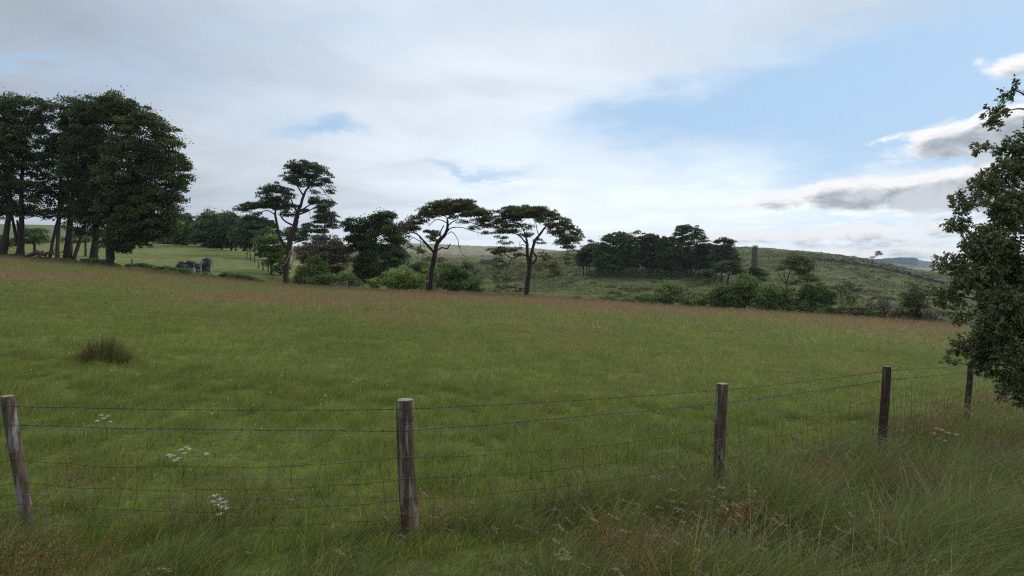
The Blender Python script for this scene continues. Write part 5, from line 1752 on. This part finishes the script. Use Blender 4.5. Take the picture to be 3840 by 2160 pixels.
def seed_heads():
    """flowering stems: soft drooping heads, red open panicles, thin tan stalks"""
    mb = MB()
    n = 1700
    x, y = sample(n * 7, 2.9, 17)
    px = 512 + F * x / y
    dfc = fence_y(x) - y
    p = (dfc > -.25) * (.10 + 1.1 * sstep(.40, .64, fbm(x * 1.1 + 4, y * 1.1, 71, 3))) * (.35 + .65 * sstep(300, 620, px))
    ok = R.random(len(x)) < p
    x, y = x[ok][:n], y[ok][:n]
    px = 512 + F * x / y
    for i_ in range(len(x)):
        rt = float(sstep(380, 760, px[i_]))
        h = R.uniform(.20, .38) + .17 * rt
        ln = R.uniform(.12, .34)
        z0 = float(ground(x[i_], y[i_]))
        b = np.array([x[i_], y[i_], z0])
        dy = R.normal(0, .08)
        tp = b + [ln * .6, dy, h]
        hl = R.uniform(.045, .085)
        hd = tp + [hl, R.normal(0, .02), -hl * R.uniform(-.1, .5)]
        path = smooth_path(np.array([b, b + [ln * .15, dy * .3, h * .5], tp, (tp + hd) / 2 + [0, 0, .008], hd]), 4)
        stem_c = np.array([0.22, 0.21, 0.09]) * R.uniform(.6, 1.3)
        tube(mb, path[:10], np.linspace(.0019, .0011, 10), 3, stem_c, cap=False)
        m_ = 26
        k_ = R.uniform(8, len(path) - 1, m_)
        c = np.array([[np.interp(q, np.arange(len(path)), path[:, a_]) for a_ in range(3)] for q in k_]) + R.normal(0, .0032, (m_, 3))
        ax = (hd - tp) / np.linalg.norm(hd - tp) + R.normal(0, .35, (m_, 3)); ax /= np.linalg.norm(ax, axis=1, keepdims=True)
        hc = np.array([(0.26, 0.185, 0.14), (0.22, 0.14, 0.14), (0.31, 0.27, 0.17), (0.20, 0.15, 0.11)][R.integers(0, 4)])
        diamonds(mb, c, ax, R.uniform(.012, .022, m_), .0075, hc * R.uniform(.6, 1.2, (m_, 1)))
    tag(mb.build('soft_grass_heads', M_grass), 'pinkish buff drooping seed heads in the tall grass', 'grass', kind='stuff')
    # red open panicles and sorrel
    mb = MB()
    n = 3800
    x, y = sample(n * 14, 2.9, 15)
    dfc = fence_y(x) - y
    px = 512 + F * x / y
    p = ((dfc > -.7) * (.5 + .5 * sstep(250, 600, px)) + .03) * (1 - .9 * sstep(900, 960, px) * sstep(8, 10, y)) * (.7 + .8 * sstep(420, 560, px)) * (.03 + 1.3 * sstep(.50, .70, fbm(x * 1.3 + 9, y * 1.3, 81, 3)))
    ok = R.random(len(x)) < p
    x, y = x[ok][:n], y[ok][:n]
    for i_ in range(len(x)):
        pxi = 512 + F * x[i_] / y[i_]
        rt = float(sstep(380, 760, pxi))
        h = R.uniform(.20, .40) + .17 * rt
        ln = R.uniform(.06, .26)
        b = np.array([x[i_], y[i_], float(ground(x[i_], y[i_]))])
        tp = b + [ln, R.normal(0, .05), h]
        path = smooth_path(np.array([b, b + [ln * .2, 0, h * .55], tp]), 4)
        rc = np.array([(0.27, 0.12, 0.065), (0.28, 0.17, 0.08), (0.22, 0.09, 0.06), (0.26, 0.20, 0.11)][R.integers(0, 4)]) * R.uniform(.75, 1.15)
        tube(mb, path, np.linspace(.0016, .0007, len(path)), 3, rc * .8, cap=False)
        m_ = 38
        f_ = R.uniform(.5, 1.0, m_)
        c = np.array([[np.interp(q * (len(path) - 1), np.arange(len(path)), path[:, a_]) for a_ in range(3)] for q in f_])
        sp = .045 * (1.1 - f_)[:, None] + .006
        c = c + R.normal(0, 1, (m_, 3)) * sp
        ax = R.normal(0, .5, (m_, 3)) + [.4, 0, .8]; ax /= np.linalg.norm(ax, axis=1, keepdims=True)
        diamonds(mb, c, ax, R.uniform(.010, .024, m_), .0045, rc * R.uniform(.7, 1.3, (m_, 1)))
    tag(mb.build('red_panicles', M_grass), 'reddish sorrel and bent-grass panicles along the fence', 'grass', kind='stuff')


seed_heads()


def flowers_and_more():
    # buttercups
    mb = MB()
    n = 1300
    x, y = sample(n, 5.0, 34)
    px = 512 + F * x / y
    p = (.12 + .9 * sstep(.5, .68, fbm(x * .35 + 3, y * .25, 91, 3))) * (1 - .55 * sstep(350, 600, px)) * np.where(y > fence_y(x) - .3, 1, .15)
    ok = R.random(n) < p
    x, y = x[ok], y[ok]; n = len(x)
    h = R.uniform(.12, .26, n)
    z = ground(x, y)
    blades(mb, x, y, h, np.full(n, .0025), np.stack([h * .2, h * 0], 1), np.tile([[.06, .09, .02]], (n, 1)), 1)
    for k_ in range(5):
        a_ = k_ * 2 * np.pi / 5
        c = np.stack([x + h * .2, y, z + h - .01], 1)
        ax = np.tile([math.cos(a_) * .8, math.sin(a_) * .8, .55], (n, 1)); ax /= np.linalg.norm(ax, axis=1, keepdims=True)
        diamonds(mb, c, ax, .013 + .0005 * y, .013 + .0005 * y, np.tile([[0.62, 0.50, 0.02]], (n, 1)))
    tag(mb.build('buttercups', M_petal), 'small yellow buttercups dotted through the near grass', 'flowers', kind='stuff')
    # white flecks of clover / heath bedstraw farther off
    mb = MB()
    n = 500
    x, y = sample(n, 18, 150)
    px = 512 + F * x / y
    ok = ((y < rim(px)) & (R.random(n) < .3)) | ((y > 90) & (px < 320))
    x, y = x[ok], y[ok]; n = len(x)
    c = np.stack([x, y, ground(x, y) + .14], 1)
    diamonds(mb, c, unit(n) * [1, 1, .3], .03 * (1 + y / 50), .03 * (1 + y / 50), np.tile([[.40, .42, .34]], (n, 1)))
    tag(mb.build('white_flowers', M_petal), 'pale flower specks scattered over the two fields', 'flowers', kind='stuff')

    # cow parsley plants with white umbels
    def umbel_plant(label, spots, D):
        b = on_ground(np.mean([s_[0] for s_ in spots]), D)
        t = empty('cow_parsley', b, label, 'flower', 'white-flowered umbel plants')
        st = MB()
        for (px_, py_, r_) in spots:
            c = at(px_, py_, D) + [0, R.normal(0, .05), 0]
            f_ = b + [R.normal(0, .02), R.normal(0, .02), 0]
            tube(st, smooth_path(np.array([f_, (f_ + c) / 2 + [.02, 0, 0], c - [0, 0, .02]]), 4), .002, 4, (0.06, 0.09, 0.025), cap=False)
        st.build('stems', M_grass, t, b)
        for (px_, py_, r_) in spots:
            fl = MB()
            c = at(px_, py_, D)
            m_ = 46
            R_ = r_ * D / F
            q = R.normal(0, 1, (m_, 3)) * [R_ * .5, R_ * .5, R_ * .14]
            diamonds(fl, c + q, unit(m_) * [1, 1, .6], R_ * .26, R_ * .24, np.tile([[.66, .68, .60]], (m_, 1)))
            fl.build('flower_head', M_petal, t, b)

    k = 1024 / 2576
    def sp(L, r): return [(a_ * k, b_ * k, r) for a_, b_ in L]
    umbel_plant('white-flowered plant behind the lower net, nearer of the two left of the thick post', sp([(541, 1246), (552, 1255), (566, 1262), (558, 1275), (548, 1270), (570, 1279), (552, 1292), (536, 1262)], 3.2), 4.95)
    umbel_plant('white-flowered plant in the field, farther of the two left of the thick post', sp([(425, 1143), (434, 1147), (450, 1152), (468, 1124), (476, 1129), (438, 1158), (462, 1140), (455, 1131), (520, 1141)], 2.8), 6.2)
    umbel_plant('faint white-flowered plant just behind the second barbed strand on the left', sp([(245, 1058), (262, 1052), (256, 1044), (270, 1046), (278, 1060)], 2.2), 7.2)
    umbel_plant('sparse white-flowered plant in the shaded grass near the right-hand posts', sp([(2358, 1078), (2372, 1082), (2385, 1088), (2350, 1090), (2405, 1092), (2362, 1102), (2378, 1108)], 2.2), 9.0)

    # rush clump
    cpx, D = 264 * k, None
    D = ray_ground(264 * k, 918 * k, 8) or 18
    b = on_ground(cpx, D)
    mb = MB()
    n = 1100
    rx = 50 * k * D / F
    a_ = R.uniform(0, 2 * np.pi, n); rr = np.sqrt(R.random(n)) ** 1.15 * rx * 1.05
    x = b[0] + rr * np.cos(a_); y = b[1] + rr * np.sin(a_) * .8
    cent = .8 + .2 * np.cos(rr / rx * 1.5)
    hpx = 84 * k * D / F
    h = hpx * (1.05 - .55 * (rr / rx) ** 2) * R.uniform(.45, 1.1, n)
    col = np.array([[.06, .085, .026], [.10, .12, .035], [.16, .11, .055]])[R.choice(3, n, p=[.4, .3, .3])] * np.exp(R.normal(0, .2, (n, 1)))
    lean = np.stack([(x - b[0]) * .3 + .06 * h + R.normal(0, .04, n), (y - b[1]) * .3], 1)
    blades(mb, x, y, h, np.full(n, .011), lean, col, 2, curve=1.4, tip_col=(.09, .065, .035))
    mb2_v = mb.build('rush_clump', M_grass, None, b)
    mb2_v.location = b
    tag(mb2_v, 'large dark tuft of rushes standing in the near field on the left', 'rushes')


flowers_and_more()


# ------------------------------------------------------------------ rough growth on the moor
def moor_growth():
    mb = MB()
    n = 130000
    y = np.exp(R.uniform(math.log(92), math.log(520), n))
    px = R.uniform(315, 1010, n)
    x = (px - 512) / F * y
    nn = fbm(x * .12, y * .08, 101, 4)
    n2 = fbm(x * .6, y * .4, 102, 3)
    ok = (R.random(n) < sstep(.35, .6, nn) * .9 + .12) & (y > rim(px) + 8)
    x, y, px, nn, n2 = x[ok], y[ok], px[ok], nn[ok], n2[ok]
    n = len(x)
    z = ground(x, y)
    brown = (sstep(.5, .65, fbm(x * .08, y * .05, 103, 3)) * sstep(0, 30, 260 - y))[:, None]
    base = np.array([0.080, 0.097, 0.034]) * (1 - brown) + np.array([0.095, 0.088, 0.055]) * brown
    pale = (R.random(n) < .14)[:, None]
    base = np.where(pale, np.array([.15, .15, .075]) * (1 - .5 * brown), base)
    base = base * np.exp(R.normal(0, .25, (n, 1))) * (.7 + .7 * fbm(x * .03, y * .015, 105, 3))[:, None]
    S_ = R.uniform(.22, .5, n) * np.clip(y / 200, .7, 1.6)
    for k_ in range(4):
        ax = unit(n) * [1, 1, .4] + [.2, 0, .6]; ax /= np.linalg.norm(ax, axis=1, keepdims=True)
        c = np.stack([x + R.normal(0, .25, n) * S_, y + R.normal(0, .25, n) * S_, z - .05], 1)
        diamonds(mb, c, ax, S_ * R.uniform(.6, 1.1, n), S_ * .55, base * R.uniform(.8, 1.2, (n, 1)))
    tag(mb.build('moor_grass', M_leaf), 'rough tussock grass and heather covering the hillside', 'grass', kind='stuff')
    # gorse and heather bushes as low mounds
    mb = MB()
    m_ = 4200
    y = np.exp(R.uniform(math.log(96), math.log(380), m_))
    px = R.uniform(400, 960, m_)
    x = (px - 512) / F * y
    nn = fbm(x * .035 + 2, y * .03, 111, 3)
    py = HY - (ground(x, y) - EYE) / y * F
    w_ = .05 + 1.2 * sstep(.44, .62, nn) * ((py > 266) & (py < 303)) * (1 - .85 * sstep(760, 800, px)) + .25 * sstep(.55, .7, nn)
    ok = R.random(m_) < w_
    x, y = x[ok], y[ok]
    z = ground(x, y)
    for i_ in range(len(x)):
        q = 90
        s_ = R.uniform(.45, 1.15) * np.clip(y[i_] / 170, .7, 1.3)
        u_ = unit(q); u_[:, 2] = np.abs(u_[:, 2])
        c = np.array([x[i_], y[i_], z[i_]]) + u_ * np.array([s_ * R.uniform(1, 2.2), s_, s_ * .6]) * (R.random(q) ** .4)[:, None]
        ax = u_ + [0, 0, .4]; ax /= np.linalg.norm(ax, axis=1, keepdims=True)
        cc = [(0.034, 0.046, 0.018), (0.045, 0.040, 0.026), (0.042, 0.056, 0.022)][R.integers(0, 3)]
        diamonds(mb, c, ax, .34, .2, leaf_cols(q, cc, .25))
    tag(mb.build('gorse_scrub', M_leaf), 'low dark gorse and heather scrub dotted on the hillside', 'scrub', kind='stuff')


moor_growth()


def ruddy_fringe():
    """seed heads standing against what lies behind, along the brow of the near field"""
    mb = MB()
    n = 30000
    px = R.uniform(-20, 960, n)
    y = rim(px) - np.abs(R.normal(0, 3.5, n))
    x = (px - 512) / F * y
    h = R.uniform(.25, .62, n) * (.6 + .7 * fbm(x * .5, y * .2, 121, 3))
    c = C_RED * np.exp(R.normal(0, .3, (n, 1)))
    gr = (R.random(n) < .35)[:, None]
    c = np.where(gr, np.array([.10, .11, .04]), c)
    lean = np.stack([R.normal(.35, .3, n) * h, 0 * h], 1)
    blades(mb, x, y, h, R.uniform(.012, .026, n), lean, c, 1)
    tag(mb.build('brow_grass', M_grass), 'reddish flowering grass along the far brow of the near field', 'grass', kind='stuff')


ruddy_fringe()


# ------------------------------------------------------------------ leafy tree at the right
def near_tree():
    D = 10.2
    s = D / F
    lob = l6([(515, 22, 12, 22, .6), (500, 60, 26, 36, .7), (510, 130, 32, 54, 1.0), (395, 285, 20, 26, .6), (455, 275, 26, 20, .5), (515, 290, 40, 50, 1.1), (530, 350, 40, 60, 1.0), (470, 350, 34, 34, .7), (372, 362, 20, 18, .6), (420, 375, 24, 20, .6),
              (345, 430, 40, 40, .9), (400, 440, 50, 50, .9), (480, 400, 60, 70, .8), (265, 522, 30, 9, .8), (330, 500, 44, 44, .9), (400, 540, 70, 80, 1), (500, 540, 80, 100, 1.1), (330, 590, 44, 44, .9),
              (265, 690, 36, 28, .9), (320, 670, 60, 60, 1), (430, 680, 100, 90, 1.2), (260, 760, 50, 50, 1), (230, 800, 36, 50, .9), (340, 790, 90, 90, 1.2), (480, 800, 110, 110, 1.3), (215, 875, 40, 28, .8),
              (270, 880, 56, 60, 1), (240, 950, 40, 50, .9), (350, 920, 90, 80, 1.2), (480, 930, 110, 120, 1.3), (300, 1000, 60, 34, .9), (390, 1030, 60, 60, 1), (330, 1100, 44, 50, .9),
              (290, 1165, 24, 24, .7), (390, 1100, 60, 50, 1), (480, 1080, 90, 80, 1.2), (440, 1170, 50, 50, 1), (490, 1220, 50, 60, 1), (510, 1290, 40, 40, .9), (430, 1260, 30, 30, .6),
              (600, 300, 70, 150, 1), (640, 600, 90, 220, 1.1), (640, 950, 100, 200, 1.1), (610, 1200, 80, 120, 1)])
    bx, by = 1046, 520
    base = on_ground(bx, D + .3)
    bm, fo = MB(), MB()
    trunk = np.array([base - [0, 0, .2], base + [.02, 0, .8], at(1040, 330, D + .25), at(1046, 220, D + .2), at(1040, 120, D + .1), at(1030, 60, D)])
    tp_ = smooth_path(trunk, 6)
    tube(bm, tp_, np.linspace(.11, .018, len(tp_)), 10, (1, 1, 1), rough=.15)
    for L in lob:
        px, py, rx, ry, den = L
        px, rx = px + (8 if px < 968 and py > 225 else 4 if 170 < py < 380 else 0), rx * .88
        c = at(px, py, D) + [0, R.uniform(-.5, .5), 0]
        k_ = np.argmin(np.abs(tp_[:, 2] - (c[2] - .35 * abs(tp_[0, 0] - c[0]))))
        a0 = tp_[k_]
        m1 = (a0 + c) / 2 + [0, R.normal(0, .08), .12]
        lim = smooth_path(np.array([a0, m1, c]), 5)
        tube(bm, lim, np.linspace(.022, .005, len(lim)), 5, (1, 1, 1), cap=False)
        RX, RZ = rx * s, ry * s
        RY = min(RX, RZ) * 1.1 + .12
        nsp = max(8, int(rx * ry * (.50 if px > 972 else .30) * den))     # leafy twigs
        for q in range(nsp):
            u_ = unit(1)[0]
            e = c + u_ * R.random() ** .4 * np.array([RX, RY, RZ])
            st = c + (e - c) * R.uniform(.1, .5) + R.normal(0, .02, 3)
            d_ = (e - st); d_ = d_ / (np.linalg.norm(d_) + 1e-6) + [-.1, 0, -.15]
            e2 = e + d_ * R.uniform(.02, .07)
            tw = smooth_path(np.array([st, e, e2]), 3)
            tube(bm, tw, np.linspace(.0035, .0014, len(tw)), 3, (1, 1, 1), cap=False)
            m_ = R.integers(12, 20)
            f_ = R.uniform(.2, 1, m_) * (len(tw) - 1)
            p_ = np.array([[np.interp(v_, np.arange(len(tw)), tw[:, a_]) for a_ in range(3)] for v_ in f_]) + R.normal(0, .012, (m_, 3))
            ax = unit(m_) * .8 + d_ * .4 + [.1, 0, -.35]; ax /= np.linalg.norm(ax, axis=1, keepdims=True)
            side = np.cross(ax, unit(m_)); side /= np.linalg.norm(side, axis=1, keepdims=True)
            nrm = np.cross(ax, side)
            Ln = R.uniform(.032, .070, m_)[:, None]; W = Ln * R.uniform(.42, .58, (m_, 1))
            up = nrm * W * .22
            # a folded, curling leaf of six faces
            c0 = p_
            mA, mB, mC = c0 + ax * Ln * .33, c0 + ax * Ln * .68 - nrm * Ln * .04, c0 + ax * Ln - nrm * Ln * .14
            V = np.stack([c0, mA, mB, mC, mA + side * W * .5 + up, mB + side * W * .36 + up, mA - side * W * .5 + up, mB - side * W * .36 + up], 1)
            b_ = (np.arange(m_) * 8)[:, None]
            f4 = np.concatenate([b_ + [[1, 4, 5, 2]], b_ + [[1, 2, 7, 6]]])
            f3 = np.concatenate([b_ + [[0, 4, 1]], b_ + [[0, 1, 6]], b_ + [[2, 5, 3]], b_ + [[2, 3, 7]]])
            cc = np.repeat(leaf_cols(m_, (0.048, 0.058, 0.023), .4, .15), 8, 0)
            fo.add2(V.reshape(-1, 3), f3, f4, cc)
    t = empty('apple_tree', base, 'leafy tree with curling leaves overhanging the fence at the right frame edge', 'tree')
    bm.build('trunk', M_bark, t, base, smooth=True)
    fo.build('crown', M_near_leaf, t, base)


near_tree()

# ------------------------------------------------------------------ air
def haze():
    mb = MB()
    box(mb, np.array([500, 1665, 0.0]), 5200, 3400, 270.0)
    m, t, out = nt('thin_air')
    pv = new(t, 'ShaderNodeVolumePrincipled')
    pv.inputs['Color'].default_value = (0.66, 0.80, 0.97, 1)
    pv.inputs['Density'].default_value = HAZE
    pv.inputs['Anisotropy'].default_value = 0.3
    t.links.new(pv.outputs[0], out.inputs['Volume'])
    tag(mb.build('haze', m), 'thin pale air over the moor', 'haze', kind='stuff')


HAZE = 0.00010
if HAZE > 0:
    haze()
